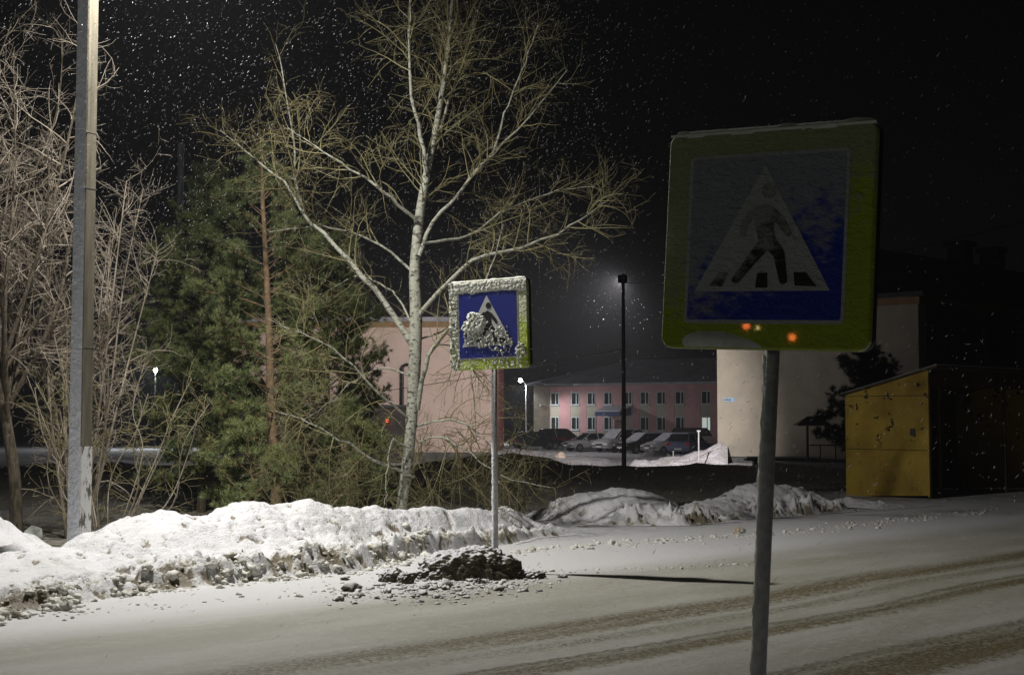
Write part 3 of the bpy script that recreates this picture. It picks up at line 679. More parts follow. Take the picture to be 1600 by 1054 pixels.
# ------------------------------------------------------------------ distant lamps
M_bulb = mat('burning_lamp', (1, 1, 1), .3, emit=(.92, .98, 1), estr=60)
for L, r_, lab, bx in ((L3, .22, 'bright distant street lamp left of the striped pink building', (9, 0)), (L4, .20, 'bright distant lamp shining through the pine branches left of centre', (0, 0))):
    gzv = float(gz(np.array(L.x), np.array(L.y)))
    px_off = bx[0]/F*L.y
    root = empty('street_lamp', (L.x + px_off, L.y, gzv)); tag(root, lab, 'street lamp', 'distant burning street lamps')
    mb = MB(); mb.tube((0, 0, -.3), (0, 0, L.z - gzv - (.5 if px_off else .1)), .09, .07, n=8); mb.build('post', M_rimesteel if px_off else M_black, root)
    mb = MB(); mb.tube((0, 0, L.z - gzv - (.55 if px_off else .12)), (-px_off, 0, L.z - gzv + .34), .04, n=6); mb.build('arm', M_steel if px_off else M_black, root)
    V = IV2*np.array([r_, r_, r_]) + np.array([-px_off, -.02, L.z - gzv])
    b_ = npmesh('lamp_globe', V, [IF2], M_bulb, root, smooth=True); b_.visible_shadow = True
# keep the light outside its own globe
L3o.location = L3 + Vector((0, 0, -.45)); L4o.location = L4 + Vector((0, -.5, -.3))

# ------------------------------------------------------------------ trees
def crom(pts, K):
    """Catmull-Rom resample of a list of points to K points (centripetal enough)"""
    P_ = [np.array(p, float) for p in pts]; P_ = [2*P_[0] - P_[1]] + P_ + [2*P_[-1] - P_[-2]]
    n = len(P_) - 3; out = []
    for k in range(K):
        u = k/(K - 1)*n; i = min(int(u), n - 1); t = u - i
        a, b, c, d = P_[i:i+4]
        out.append(.5*((2*b) + (-a + c)*t + (2*a - 5*b + 4*c - d)*t*t + (-a + 3*b - 3*c + d)*t**3))
    return np.array(out)
class Tubes:
    def __init__(s): s.items = {}
    def add(s, pts, rad, sides): s.items.setdefault((len(pts), sides), []).append((pts, rad))
    def build(s, name, mt, parent=None, smooth=True):
        Vs = []; Q = []; off = 0
        for (K, S), lst in s.items.items():
            Pn = np.array([a for a, b in lst]); Rd = np.array([b for a, b in lst]); N = len(lst)
            T = np.gradient(Pn, axis=1); T /= np.linalg.norm(T, axis=2, keepdims=True) + 1e-9
            D = Pn[:, -1] - Pn[:, 0]; ref = np.where(np.abs(D[:, 2:3]) < .8*np.linalg.norm(D, axis=1, keepdims=True), np.array([[0, 0, 1.]]), np.array([[1., 0, 0]]))
            U = np.cross(T, ref[:, None, :]); U /= np.linalg.norm(U, axis=2, keepdims=True) + 1e-9
            W = np.cross(T, U)
            an = np.arange(S)*2*math.pi/S
            V = Pn[:, :, None, :] + Rd[:, :, None, None]*(U[:, :, None, :]*np.cos(an)[None, None, :, None] + W[:, :, None, :]*np.sin(an)[None, None, :, None])
            idx = off + np.arange(N*K*S).reshape(N, K, S); nx2 = np.roll(idx, -1, axis=2)
            Q.append(np.stack([idx[:, :-1], nx2[:, :-1], nx2[:, 1:], idx[:, 1:]], -1).reshape(-1, 4))
            Vs.append(V.reshape(-1, 3)); off += N*K*S
        return npmesh(name, np.concatenate(Vs), [np.concatenate(Q)], mt, parent, smooth=smooth)
def unit(v): return v/(np.linalg.norm(v) + 1e-9)
def shoot(r, p, d, L, K, wig, up):
    pts = [p]; d = unit(d); curl = r.normal(0, wig*.85, 3)
    for i in range(K - 1):
        d = unit(d + curl + r.normal(0, wig*.8, 3) + np.array([0, 0, up])); pts.append(pts[-1] + d*L/(K - 1))
    return np.array(pts)
def side_dir(r, t, ang, up_bias=0.0):
    a = unit(np.cross(t, r.normal(0, 1, 3))); d = t*math.cos(ang) + a*math.sin(ang); d[2] += up_bias; return unit(d)
def ramify(r, tb, path, rad, L, level, maxlevel, dens, spec):
    """spawn child shoots along a path"""
    seglen = np.linalg.norm(np.diff(path, axis=0), axis=1).sum()
    n = max(1, int(seglen*dens[level] + r.random()))
    for _ in range(n):
        f = spec['start'] + (1 - spec['start'])*r.random()**.8 if level == 0 else .12 + .88*r.random()
        k = f*(len(path) - 1); i = min(int(k), len(path) - 2); p = path[i]*(1 - (k - i)) + path[i+1]*(k - i)
        t = unit(path[i+1] - path[i]); pr = rad[i]*(1 - (k - i)) + rad[i+1]*(k - i)
        l = L[level]*r.uniform(.45, 1.15)*(1.15 - .55*f)
        d = side_dir(r, t, r.uniform(*spec['ang']), spec['upb'][level])
        K = (7, 6, 5, 4)[level]
        q = shoot(r, p, d, l, K, spec['wig'], spec['up'][level])
        r0 = min(pr*.7, spec['rad'][level]); rr = np.linspace(r0, max(spec['tip'], r0*.3), K)
        tb.add(q, rr, 5 if level == 0 else (4 if level == 1 else 3))
        if level < maxlevel: ramify(r, tb, q, rr, L, level + 1, maxlevel, dens, spec)

def poplar():
    r = np.random.default_rng(21); Y0 = 19.5
    root = empty('poplar_tree', (P(622, 800, Y0).x, Y0, 0)); tag(root, 'tall leafless pale-barked poplar with spreading limbs, left of the small sign', 'tree')
    inv = -np.array(root.location)
    def W(lst): return [np.array(P(x, y, Y0 + dy)) + inv for x, y, dy in lst]
    base_ = [np.array([0.02, 0, -.2])]
    trunk = Tubes(); limbs = Tubes(); tw = Tubes()
    tp = crom(base_ + W([(628, 790, 0), (640, 690, 0), (647, 590, 0), (650, 490, 0), (648, 425, .05), (655, 340, .1), (668, 265, .1), (683, 190, .15), (697, 100, .2), (705, 20, .2), (712, -90, .2), (716, -190, .1)]), 60)
    tr = np.interp(np.linspace(0, 1, 60), [0, .1, .3, .42, .6, .8, 1], [.082, .072, .090, .076, .050, .026, .007])
    trunk.add(tp, tr, 14)
    spec = dict(start=.22, ang=(.5, 1.25), upb=(.12, .0, .0, 0), up=(.02, .0, -.01, -.01), wig=.15, rad=(.011, .0052, .0034, .003), tip=.0018)
    L = (1.15, .58, .30, .16); dens = (6.6, 8.0, 7.5, 4)
    mains = [
        ([(648, 545, 0), (600, 470, .1), (560, 425, .15), (515, 375, .2), (478, 340, .2), (448, 290, .3), (400, 250, .4), (345, 205, .5)], .055, .9),
        ([(478, 338, .2), (462, 290, .1), (458, 230, 0), (447, 150, -.1), (432, 70, -.1)], .026, .8),
        ([(648, 500, 0), (690, 450, -.2), (740, 408, -.3), (800, 392, -.4), (870, 365, -.3), (915, 338, -.2), (950, 312, -.1)], .042, .7),
        ([(655, 400, 0), (676, 348, .1), (718, 300, .2), (770, 240, .3), (825, 185, .3), (885, 110, .2)], .038, .75),
        ([(770, 240, .3), (790, 180, .2), (815, 110, .1), (840, 40, .0)], .02, .8),
        ([(652, 345, 0), (600, 300, -.3), (555, 268, -.4), (500, 235, -.5), (450, 200, -.6)], .03, .9),
        ([(666, 270, 0), (655, 200, -.1), (640, 120, -.2), (640, 20, -.2), (640, -90, -.1)], .040, .9),
        ([(672, 240, .2), (700, 160, .4), (735, 60, .5), (770, -60, .5)], .03, .9),
        ([(650, 430, .1), (600, 385, .5), (540, 360, .8), (480, 355, 1.0), (420, 362, 1.1)], .024, .8),
        ([(652, 640, 0), (662, 585, -.15), (680, 540, -.25), (708, 505, -.3), (745, 455, -.3), (770, 410, -.35), (785, 350, -.4)], .042, .9),
        ([(645, 660, 0), (590, 610, -.4), (530, 550, -.6), (480, 525, -.8), (420, 500, -1)], .022, .9),
        ([(646, 745, 0), (590, 720, -.4), (540, 690, -.7), (480, 660, -.9), (430, 640, -1)], .024, .9),
        ([(652, 665, 0), (700, 655, -.3), (740, 670, -.5), (765, 700, -.6), (780, 755, -.7)], .02, .7),
        ([(640, 700, -.1), (612, 690, -.3), (605, 740, -.4), (600, 790, -.5)], .018, .6),
        ([(655, 690, 0), (690, 682, -.4), (730, 705, -.5), (790, 745, -.6), (860, 762, -.6)], .018, .8),
        ([(645, 510, 0), (625, 470, .2), (600, 445, .4), (560, 430, .5), (520, 450, .6)], .02, .7),
        ([(650, 590, 0), (600, 575, .2), (560, 590, .3), (520, 625, .3), (470, 660, .2)], .018, .8),
        ([(655, 530, 0), (700, 520, .3), (730, 560, .4), (740, 620, .3), (745, 690, .3)], .018, .8),
        ([(660, 380, 0), (730, 370, .4), (790, 330, .6), (860, 300, .8), (930, 290, .9)], .024, .9),
    ]
    for wp, r0, den in mains:
        K = 16; q = crom(W(wp), K); rr = np.linspace(r0*.86, .005, K)
        q[2:] += r.normal(0, .012, (K - 2, 3))
        limbs.add(q, rr, 8)
        ramify(r, tw, q, rr, L, 0, 2, [d*den for d in dens], spec)
    sp2 = dict(spec); sp2['start'] = .5
    ramify(r, tw, tp, tr, (1.3, .6, .3, .16), 0, 2, (7, 6.5, 6, 4), sp2)
    # drooping whips of the lower crown
    sp3 = dict(start=.1, ang=(.5, 1.4), upb=(-.15, -.1, 0, 0), up=(-.09, -.06, -.03, 0), wig=.13, rad=(.009, .005, .0034, .003), tip=.0019)
    for wp, r0, den in (mains[9], mains[10], mains[11], mains[12], mains[14], mains[15], mains[16], mains[17], mains[2]):
        q = crom(W(wp), 16); rr = np.linspace(r0, .006, 16)
        ramify(r, tw, q, rr, (1.0, .5, .3, .16), 0, 2, (3.2, 4.5, 4.5, 4), sp3)
    trunk.build('trunk', M_bark_white, root)
    lo = limbs.build('limb', M_bark_white, root)
    tw.build('crown', M_twig, root)
poplar()

def bare_tree(name, label, x, Y, stems, H, spread, seed, spec_over=None, dens=(6, 6.5, 6, 4), L=(1.0, .5, .25, .15), mt=None, bark=None, trunk_h=0.0, trunk_r=.08, group=None, rs=.03, maxlevel=2, cat='tree'):
    r = np.random.default_rng(seed); root = empty(name, (x, Y, float(gz(np.array(x), np.array(Y))))); tag(root, label, cat, group)
    spec = dict(start=.10, ang=(.5, 1.3), upb=(.12, .0, .0, 0), up=(.045, .01, .0, 0), wig=.17, rad=(.011, .006, .0037, .003), tip=.0020)
    if spec_over: spec.update(spec_over)
    tw = Tubes(); tk = Tubes()
    b0 = np.array([0, 0, -.1])
    if trunk_h:
        tp = shoot(r, b0, np.array([.02, 0, 1]), trunk_h + .1, 12, .03, .1); tk.add(tp, np.linspace(trunk_r, trunk_r*.7, 12), 12)
    for k in range(stems):
        a = 2*math.pi*k/stems + r.uniform(-.4, .4); sp_ = spread*r.uniform(.35, 1.0); h = H*r.uniform(.75, 1.05)
        if trunk_h: p = tp[-1 - int(r.integers(0, 5))]; h -= trunk_h*.9
        else: p = b0 + np.array([math.cos(a), math.sin(a), 0])*.12
        e = p + np.array([math.cos(a)*sp_, math.sin(a)*sp_*.7, h]); m1 = p + (e - p)*np.array([.5, .5, .4]) + r.normal(0, .12, 3); m2 = p + (e - p)*np.array([.8, .8, .72]) + r.normal(0, .1, 3)
        q = crom([p, m1, m2, e], 16); r0 = rs*r.uniform(.7, 1.1); rr = np.linspace(r0, .005, 16)
        tk.add(q, rr, 7); ramify(r, tw, q, rr, L, 0, maxlevel, dens, spec)
    tk.build('trunk', bark or M_twig_pink, root); tw.build('crown', mt or M_twig_pink, root)
    return root
bare_tree('bare_tree', 'leafless many-branched tree with a thick furrowed brown trunk at the left edge', P(26, 800, 18.2).x, 18.2, 15, 6.5, 1.35, 5, trunk_h=2.3, trunk_r=.085, rs=.034, bark=M_bark_brown, group='bare trees at left', dens=(4.4, 5.6, 5.0, 4))
bare_tree('bare_tree', 'leafless tree of many slender stems directly behind the lamp post', P(120, 800, 18.9).x, 18.9, 12, 4.6, .95, 8, rs=.024, group='bare trees at left', dens=(4.4, 5.6, 5.0, 4))
bare_tree('bare_tree', 'tall leafless tree in the far left corner, cut by the photo edge', P(-40, 800, 19.5).x, 19.5, 9, 6.6, 1.2, 9, rs=.03, group='bare trees at left', trunk_h=1.4, trunk_r=.07, dens=(5, 6.5, 6, 4))
bare_tree('bare_shrub', 'leafless shrub of thin leaning stems between the lamp post and the pines', P(165, 815, 17.6).x, 17.6, 16, 2.3, 1.25, 12, rs=.011, L=(.5, .28, .16, .1), mt=M_twig, group='bare shrubs behind the snow bank', cat='shrub', bark=M_twig_pink)
sh = dict(up=(-.03, -.03, -.02, 0), upb=(.0, -.05, 0, 0), ang=(.4, 1.2))
for k, (px, Yd, H_, sp_, lab) in enumerate([(560, 20.3, 1.5, 1.1, 'low tangled leafless shrub left of the poplar foot'), (700, 20.8, 1.55, 1.2, 'low tangled leafless shrub right of the poplar foot, behind the small sign'), (480, 19.8, 1.1, .9, 'low leafless shrub under the pines, left part of the thicket'), (790, 22.2, 1.05, 1.0, 'small drooping leafless shrub just right of the small sign pole')]):
    bare_tree('bare_shrub', lab, P(px, 800, Yd).x, Yd, 13, H_, sp_, 40 + k, rs=.009, L=(.55, .3, .18, .1), mt=M_twig, bark=M_twig, group='bare shrubs behind the snow bank', cat='shrub', spec_over=sh)

# ---- pines
def tuft_proto(r, n, Ln, wd, cone):
    V = []
    for i in range(n):
        a = r.uniform(0, 2*math.pi); th = r.uniform(.25, cone); s = r.uniform(0, .6)
        d = np.array([math.sin(th)*math.cos(a), math.sin(th)*math.sin(a), math.cos(th)]); b = np.array([0, 0, s*Ln*1.1]); l = Ln*r.uniform(.7, 1.15)
        sd = unit(np.cross(d, r.normal(0, 1, 3)))*wd*.5
        V += [b - sd, b + sd, b + d*l]
    return np.array(V)
def pine(name, label, x, Y, H, Rd, z0, seed, trunk_r=.085, lean=(0, 0), ntuft=1.0, mt=None, bark=None, wd=.0075, Ln=.095, group='pines behind the snow bank', spacing=.29, tpath=None, open_front=False):
    r = np.random.default_rng(seed); gzz = float(gz(np.array(x), np.array(Y))); root = empty(name, (x, Y, gzz)); tag(root, label, 'tree', group)
    tk = Tubes(); br = Tubes(); K = 24
    if tpath: tp = crom([np.array([0.0, 0, -.2])] + [np.array(p) - np.array([x, Y, gzz]) for p in tpath], K)
    else: tp = np.array([[lean[0]*f + .03*math.sin(f*9 + seed), lean[1]*f, -.2 + (H + .2)*f] for f in np.linspace(0, 1, K)])
    tk.add(tp, np.linspace(trunk_r, .012, K), 12)
    protos = [tuft_proto(r, 40, Ln, wd, 1.3) for _ in range(6)]
    TV = []; z = z0
    while z < H - .05:
        f = (z - z0)/(H - z0); Rz = Rd*(.55 + .45*min(1, f*4))*(1 - f)**.72 + .12
        for k in range(int(r.integers(4, 7))):
            a = r.uniform(0, 2*math.pi); l = Rz*r.uniform(.65, 1.12)
            if open_front and math.sin(a) < -.45 and r.random() < .75: continue
            i = min(K - 1, int((z + .2)/(H + .2)*(K - 1))); p = tp[i].copy(); p[2] = z + r.uniform(-.08, .08)
            d = np.array([math.cos(a), math.sin(a), .18 + .6*f]); q = shoot(r, p, d, l, 8, .07, .035)
            br.add(q, np.linspace(.008 + .016*(1 - f)*l/Rd, .004, 8), 5)
            nsub = int(l*9*ntuft) + 2
            for _ in range(nsub):
                u = r.uniform(.25, 1.0); kk = u*7; ii = min(6, int(kk)); pp = q[ii]*(1 - (kk - ii)) + q[ii+1]*(kk - ii)
                t = unit(q[ii+1] - q[ii]); dd = unit(side_dir(r, t, r.uniform(.4, 1.0), .2)*np.array([1, 1, .8])); ll = r.uniform(.15, .42)*min(1, l)*(1.2 - .5*u)
                s_ = shoot(r, pp, dd, ll, 4, .12, .06); br.add(s_, np.linspace(.006, .003, 4), 3)
                for m in range(int(2 + ll*9)):
                    g_ = r.uniform(.2, 1); c = s_[0]*(1 - g_) + s_[-1]*g_ + r.normal(0, .025, 3); TV.append((c, unit(s_[-1] - s_[-2] + r.normal(0, .35, 3) + np.array([0, 0, .25]))))
            TV.append((q[-1], unit(q[-1] - q[-2])))
        z += spacing*r.uniform(.7, 1.25)*(1 - .35*f)
    TV.append((tp[-1], np.array([0, 0, 1.])))
    C = np.array([a for a, b in TV]); D = np.array([b for a, b in TV])
    U = np.cross(D, np.array([.3, .2, .1])); U /= np.linalg.norm(U, axis=1, keepdims=True); W_ = np.cross(D, U)
    allV = []
    sel = r.integers(0, 6, len(C)); sc = r.uniform(.75, 1.2, len(C))
    for k in range(6):
        m = sel == k
        pr = protos[k]
        V = C[m][:, None, :] + sc[m][:, None, None]*(pr[None, :, 0:1]*U[m][:, None, :] + pr[None, :, 1:2]*W_[m][:, None, :] + pr[None, :, 2:3]*D[m][:, None, :])
        allV.append(V.reshape(-1, 3))
    V = np.concatenate(allV); tri = np.arange(len(V)).reshape(-1, 3)
    tk.build('trunk', bark or M_bark_pine, root); br.build('branches', bark or M_bark_pine, root); npmesh('crown', V, [tri], mt or M_needle, root)
    return root
xp = P(432, 740, 22)
pine('pine_tree', 'green pine with an orange bare trunk, right of the lamp post', xp.x, 22, P(412, 232, 22).z, 1.75, .75, 3, tpath=[P(431, 740, 22), P(424, 640, 22), P(420, 500, 22), P(414, 380, 22), P(410, 290, 22), P(410, 232, 22)], trunk_r=.095, ntuft=1.35, open_front=True)
pine('pine_tree', 'broad dark green pine filling the gap left of the orange trunk', P(315, 740, 24.2).x, 24.2, P(300, 262, 24.2).z, 1.85, .5, 6, ntuft=1.4, bark=M_bark_brown)
pine('pine_tree', 'shorter pine between the orange trunk and the poplar', P(512, 740, 24).x, 24, P(512, 372, 24).z, 1.75, .4, 7, ntuft=1.4, bark=M_bark_brown)
pine('pine_tree', 'small low pine in front of the orange trunk foot', P(395, 790, 20.6).x, 20.6, 1.35, 1.15, .15, 17, ntuft=1.4, trunk_r=.03)
pine('pine_tree', 'low spreading pine left of the poplar foot', P(540, 790, 21.6).x, 21.6, 1.75, 1.1, .12, 19, ntuft=1.3, trunk_r=.03)
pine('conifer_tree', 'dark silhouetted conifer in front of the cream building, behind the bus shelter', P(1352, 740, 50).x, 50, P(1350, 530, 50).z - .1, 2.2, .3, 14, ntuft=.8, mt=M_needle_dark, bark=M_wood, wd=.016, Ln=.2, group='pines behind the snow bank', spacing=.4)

# ------------------------------------------------------------------ bus shelter
SA = Vector((8.13, 27.8, 0)); SB = Vector((-.707, .707, 0)); SU = Vector((.707, .707, 0))
sroot = empty('bus_shelter', SA, R(45)); tag(sroot, 'rusty yellow steel bus shelter with a sloping roof and dark open front, at right edge', 'bus shelter')
# local x along the road, local y away from the road (depth 1.85)
DW, LS, HF, HB = 1.86, 4.6, 2.50, 2.03
def side(x0, x1, mt, nm):
    mb = MB(); mb.add([(x0, 0, .06), (x1, 0, .06), (x1, DW, -.02), (x0, DW, -.02), (x0, 0, HF), (x1, 0, HF), (x1, DW, HB), (x0, DW, HB)],
        [(0,3,2,1),(4,5,6,7),(0,1,5,4),(1,2,6,5),(2,3,7,6),(3,0,4,7)]); return mb.build(nm, mt, sroot)
# the side sheet faces -x; material uses object coords -> x constant, so rotate pattern through y,z
side(0, .03, M_shelter, 'side_panel'); side(LS, LS + .03, M_shelter, 'side_panel')
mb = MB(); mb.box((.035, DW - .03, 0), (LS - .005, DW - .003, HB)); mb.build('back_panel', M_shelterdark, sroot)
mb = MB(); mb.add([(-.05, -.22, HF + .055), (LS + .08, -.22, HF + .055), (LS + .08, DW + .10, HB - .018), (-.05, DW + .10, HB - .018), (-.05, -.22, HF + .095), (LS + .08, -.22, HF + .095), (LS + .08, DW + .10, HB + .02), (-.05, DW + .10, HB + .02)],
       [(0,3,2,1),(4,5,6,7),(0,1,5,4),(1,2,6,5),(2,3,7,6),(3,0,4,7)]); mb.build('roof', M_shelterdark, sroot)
mb = MB(); mb.add([(-.04, -.21, HF + .097), (LS + .07, -.21, HF + .097), (LS + .07, DW + .09, HB + .022), (-.04, DW + .09, HB + .022), (-.03, -.19, HF + .115), (LS + .06, -.19, HF + .115), (LS + .06, DW + .08, HB + .04), (-.03, DW + .08, HB + .04)],
       [(0,3,2,1),(4,5,6,7),(0,1,5,4),(1,2,6,5),(2,3,7,6),(3,0,4,7)]); mb.build('roof_snow', M_roofsnow, sroot)
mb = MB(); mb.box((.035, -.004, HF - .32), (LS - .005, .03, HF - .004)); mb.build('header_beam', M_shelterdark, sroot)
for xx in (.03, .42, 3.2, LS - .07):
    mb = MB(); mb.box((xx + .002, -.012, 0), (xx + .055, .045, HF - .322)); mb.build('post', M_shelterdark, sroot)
for zz in (.93, 2.0):
    mb = MB(); mb.box((-.0035, .0, zz), (-.0005, DW*.995, zz + .012)); mb.build('seam', M_shelterdark, sroot)
for z_, y0, y1 in ((0.055, .0, DW),):
    mb = MB(); mb.box((-.006, -.004, .03), (.0, .03, HF)); mb.build('corner_trim', M_shelter, sroot)
mb = MB(); mb.box((.4, DW - .5, .42), (LS - .3, DW - .12, .46)); mb.build('bench_seat', M_wood, sroot)
for xx in (.7, LS - .7):
    mb = MB(); mb.box((xx, DW - .46, 0), (xx + .06, DW - .16, .42)); mb.build('bench_leg', M_shelterdark, sroot)
mb = MB(); mb.box((-.003, .28, 1.22), (-.001, .40, 1.36)); mb.build('paper_notice', M_plinth, sroot)

# ------------------------------------------------------------------ buildings
def poly_building(root, pts, z0, z1, mt, nm='wall'):
    mb = MB(); mb.prism(pts, z0, z1); return mb.build(nm, mt, root)
def window(root, x, z, w_, h_, yface, M, lit=False, sill=True, mull=True):
    """window on a wall plane: local frame M maps (u along wall, out, up)"""
    mb = MB(); t = .07
    for a, b in (((x - w_/2, 0, z), (x - w_/2 + t, .05, z + h_)), ((x + w_/2 - t, 0, z), (x + w_/2, .05, z + h_)), ((x - w_/2 + t, 0, z), (x + w_/2 - t, .05, z + t)), ((x - w_/2 + t, 0, z + h_ - t), (x + w_/2 - t, .05, z + h_)), ((x + w_*.08, 0, z + t), (x + w_*.08 + .1, .05, z + h_ - t))):
        mb.box(a, b, M)
    f = mb.build('window', M_frame, root)
    mb = MB(); mb.box((x - w_/2 + t, -.01, z + t), (x + w_*.08, .02, z + h_ - t), M); mb.box((x + w_*.08 + .1, -.01, z + t), (x + w_/2 - t, .02, z + h_ - t), M); mb.build('pane', M_lit if lit else M_glass, f)
    if sill: mb = MB(); mb.box((x - w_/2 - .08, .0, z - .1), (x + w_/2 + .08, .16, z - .01), M); mb.build('sill', M_carsnow, f)
    return f
def wall_frame(p0, p1):
    """frame with x from p0 to p1 along the wall, y outward (to the right-hand normal facing the camera), z up"""
    a = Vector((p0[0], p0[1], 0)); b = Vector((p1[0], p1[1], 0)); d = (b - a).normalized(); n = Vector((d.y, -d.x, 0))
    return Matrix(((d.x, n.x, 0, a.x), (d.y, n.y, 0, a.y), (0, 0, 1, 0), (0, 0, 0, 1))), (b - a).length

# striped pink building, far
c0 = P(834, 690, 162.5); c1 = P(858, 690, 165); c2 = P(1175, 690, 148.5)
dv = (Vector((c2.x, c2.y)) - Vector((c1.x, c1.y))).normalized(); nv = Vector((-dv.y, dv.x))
pts = [(c0.x, c0.y), (c1.x, c1.y), (c2.x, c2.y), (c2.x + nv.x*13, c2.y + nv.y*13), (c0.x + nv.x*15, c0.y + nv.y*15)]
ZG = -1.75; ZE = P(858, 603, 165).z
root = empty('pink_building', (0, 0, 0)); tag(root, 'distant two storey building with pink and cream stripes behind the parked cars', 'building')
poly_building(root, pts, ZG, ZE, M_cream)
Mf, Lf = wall_frame((c1.x, c1.y), (c2.x, c2.y)); Me, Le = wall_frame((c0.x, c0.y), (c1.x, c1.y))
def along(px):   # distance along the front wall where a photo column meets it
    k = (px - 800)/F; a = Vector((c1.x, c1.y)); return (k*a.y - a.x)/(dv.x - k*dv.y)
zt1, zb1 = P(899, 613, 162).z, P(899, 632, 162).z; zt0, zb0 = P(899, 651, 162).z, P(899, 671, 162).z
cols = [867, 899, 924, 950, 981, 1007, 1033, 1062, 1103, 1135, 1160]
ww = [along(c) for c in cols]
for i, (c, u) in enumerate(zip(cols, ww)):
    for z_, h_ in ((zb1, zt1 - zb1), (zb0, zt0 - zb0)):
        if c == 981 and z_ == zb0: continue
        window(root, u, z_, 1.12, h_, 0, Mf, lit=(c == 1103 and z_ == zb0))
edges = [0.0] + ww + [Lf]
for i in range(len(ww)):
    a = ww[i] + .68; b = (ww[i+1] - .68) if i + 1 < len(ww) else Lf
    if b > a + .3: mb = MB(); mb.box((a, 0, ZG + .5), (b, .02, ZE - .7), Mf); mb.build('pink_panel', M_pinkwall, root)
mb = MB(); mb.box((.02, 0, ZG + .5), (ww[0] - .68, .02, ZE - .7), Mf); mb.build('pink_panel', M_pinkwall, root)
mb = MB(); mb.box((.02, 0, ZE - .7), (Lf, .03, ZE - .02), Mf); mb.build('pink_frieze', M_pinkwall, root)
mb = MB(); mb.box((0, -.02, ZG), (Lf, .06, ZG + .5), Mf); mb.build('plinth', M_plinth, root)
for z_, h_ in ((zb1, zt1 - zb1), (zb0, zt0 - zb0)): window(root, Le*.55, z_, .9, h_, 0, Me)
# hip roof
rz = P(968, 566, 160).z
e = .55
ep = [(c0.x - .9, c0.y - .6), (c1.x - .2 - nv.x*e, c1.y - nv.y*e), (c2.x - nv.x*e, c2.y - nv.y*e), (c2.x + nv.x*13.5, c2.y + nv.y*13.5), (c0.x + nv.x*15.5 - 1, c0.y + nv.y*15.5)]
ra = Vector((c1.x, c1.y)) + dv*7.0 + nv*6.5; rb = Vector((c2.x, c2.y)) + nv*6.5
V = [(x, y, ZE) for x, y in ep] + [(x, y, ZE + .22) for x, y in ep] + [(ra.x, ra.y, rz + .5), (rb.x, rb.y, rz + .5)]
mb = MB(); mb.add(V, [(4,3,2,1,0),(0,1,6,5),(1,2,7,6),(2,3,8,7),(3,4,9,8),(4,0,5,9),(5,6,10),(6,7,11,10),(7,8,11),(8,9,10,11),(9,5,10)]); mb.build('roof', M_roofsnow, root)
# entrance
ud = along(967); mb = MB(); mb.box((ud - .6, .021, ZG + .5), (ud + .6, .06, ZG + 2.9), Mf); mb.build('door', mat('brown_door', (.10, .035, .025), .6, color2=(.07,.03,.02), nscale=3), root)
ua, ub = along(947), along(986); zc = P(967, 648, 155).z
mb = MB(); mb.add([(ua, .03, zc), (ub, .03, zc), (ub, 2.2, zc - .1), (ua, 2.2, zc - .1), (ua, .03, zc + .9), (ub, .03, zc + .9), (ub, 2.2, zc + .35), (ua, 2.2, zc + .35)], [(0,3,2,1)[::-1],(4,5,6,7)[::-1],(0,1,5,4)[::-1],(1,2,6,5)[::-1],(2,3,7,6)[::-1],(3,0,4,7)[::-1]], Mf)
cn = mb.build('entrance_canopy', mat('blue_canopy', (.03, .05, .16), .5, color2=(.02, .035, .12), nscale=3), root)
mb = MB(); mb.add([(ua - .05, .03, zc + .91), (ub + .05, .03, zc + .91), (ub + .05, 2.25, zc + .36), (ua - .05, 2.25, zc + .36), (ua, .05, zc + 1.05), (ub, .05, zc + 1.05), (ub, 2.2, zc + .5), (ua, 2.2, zc + .5)], [(0,1,2,3),(7,6,5,4),(4,5,1,0),(5,6,2,1),(6,7,3,2),(7,4,0,3)], Mf); mb.build('canopy_snow', M_carsnow, cn)
for u_ in (ua + .1, ub - .1): mb = MB(); mb.tube((u_, 2.1, ZG), (u_, 2.1, zc), .05, n=6, M=Mf); mb.build('canopy_post', M_steel, root)
for u0, u1 in ((along(925), along(946)),):
    mb = MB()
    for zz in (ZG + 1.0, ZG + 1.5): mb.tube((u0, 2.4, zz), (u1, 2.4, zz), .03, n=5, M=Mf)
    for q in range(6): u_ = u0 + (u1 - u0)*q/5; mb.tube((u_, 2.4, ZG), (u_, 2.4, ZG + 1.5), .03, n=5, M=Mf)
    mb.build('railing', M_wood, root)
# small dark gabled hut in front of it
h0 = P(1082, 684, 140); hroot = empty('garden_hut', (h0.x, 140, float(gz(np.array(h0.x), np.array(140.))))); tag(hroot, 'small dark gabled hut in front of the striped building, left of its lit window', 'hut')
hz = P(1087, 681, 140).z - hroot.location.z; ht = P(1087, 668, 140).z - hroot.location.z
mb = MB(); mb.box((-2.2, 0, -.3), (.9, 2.0, hz)); mb.build('wall', M_wood, hroot)
mb = MB(); mb.add([(-2.6, -.2, hz), (-2.6, 2.2, hz), (-2.6, 1, ht), (1.1, -.2, hz), (1.1, 2.2, hz), (1.1, 1, ht)], [(0,1,2),(5,4,3),(0,2,5,3),(1,4,5,2),(0,3,4,1)], Matrix.Rotation(R(-35), 4, 'Z')); mb.build('roof', M_plinth, hroot)

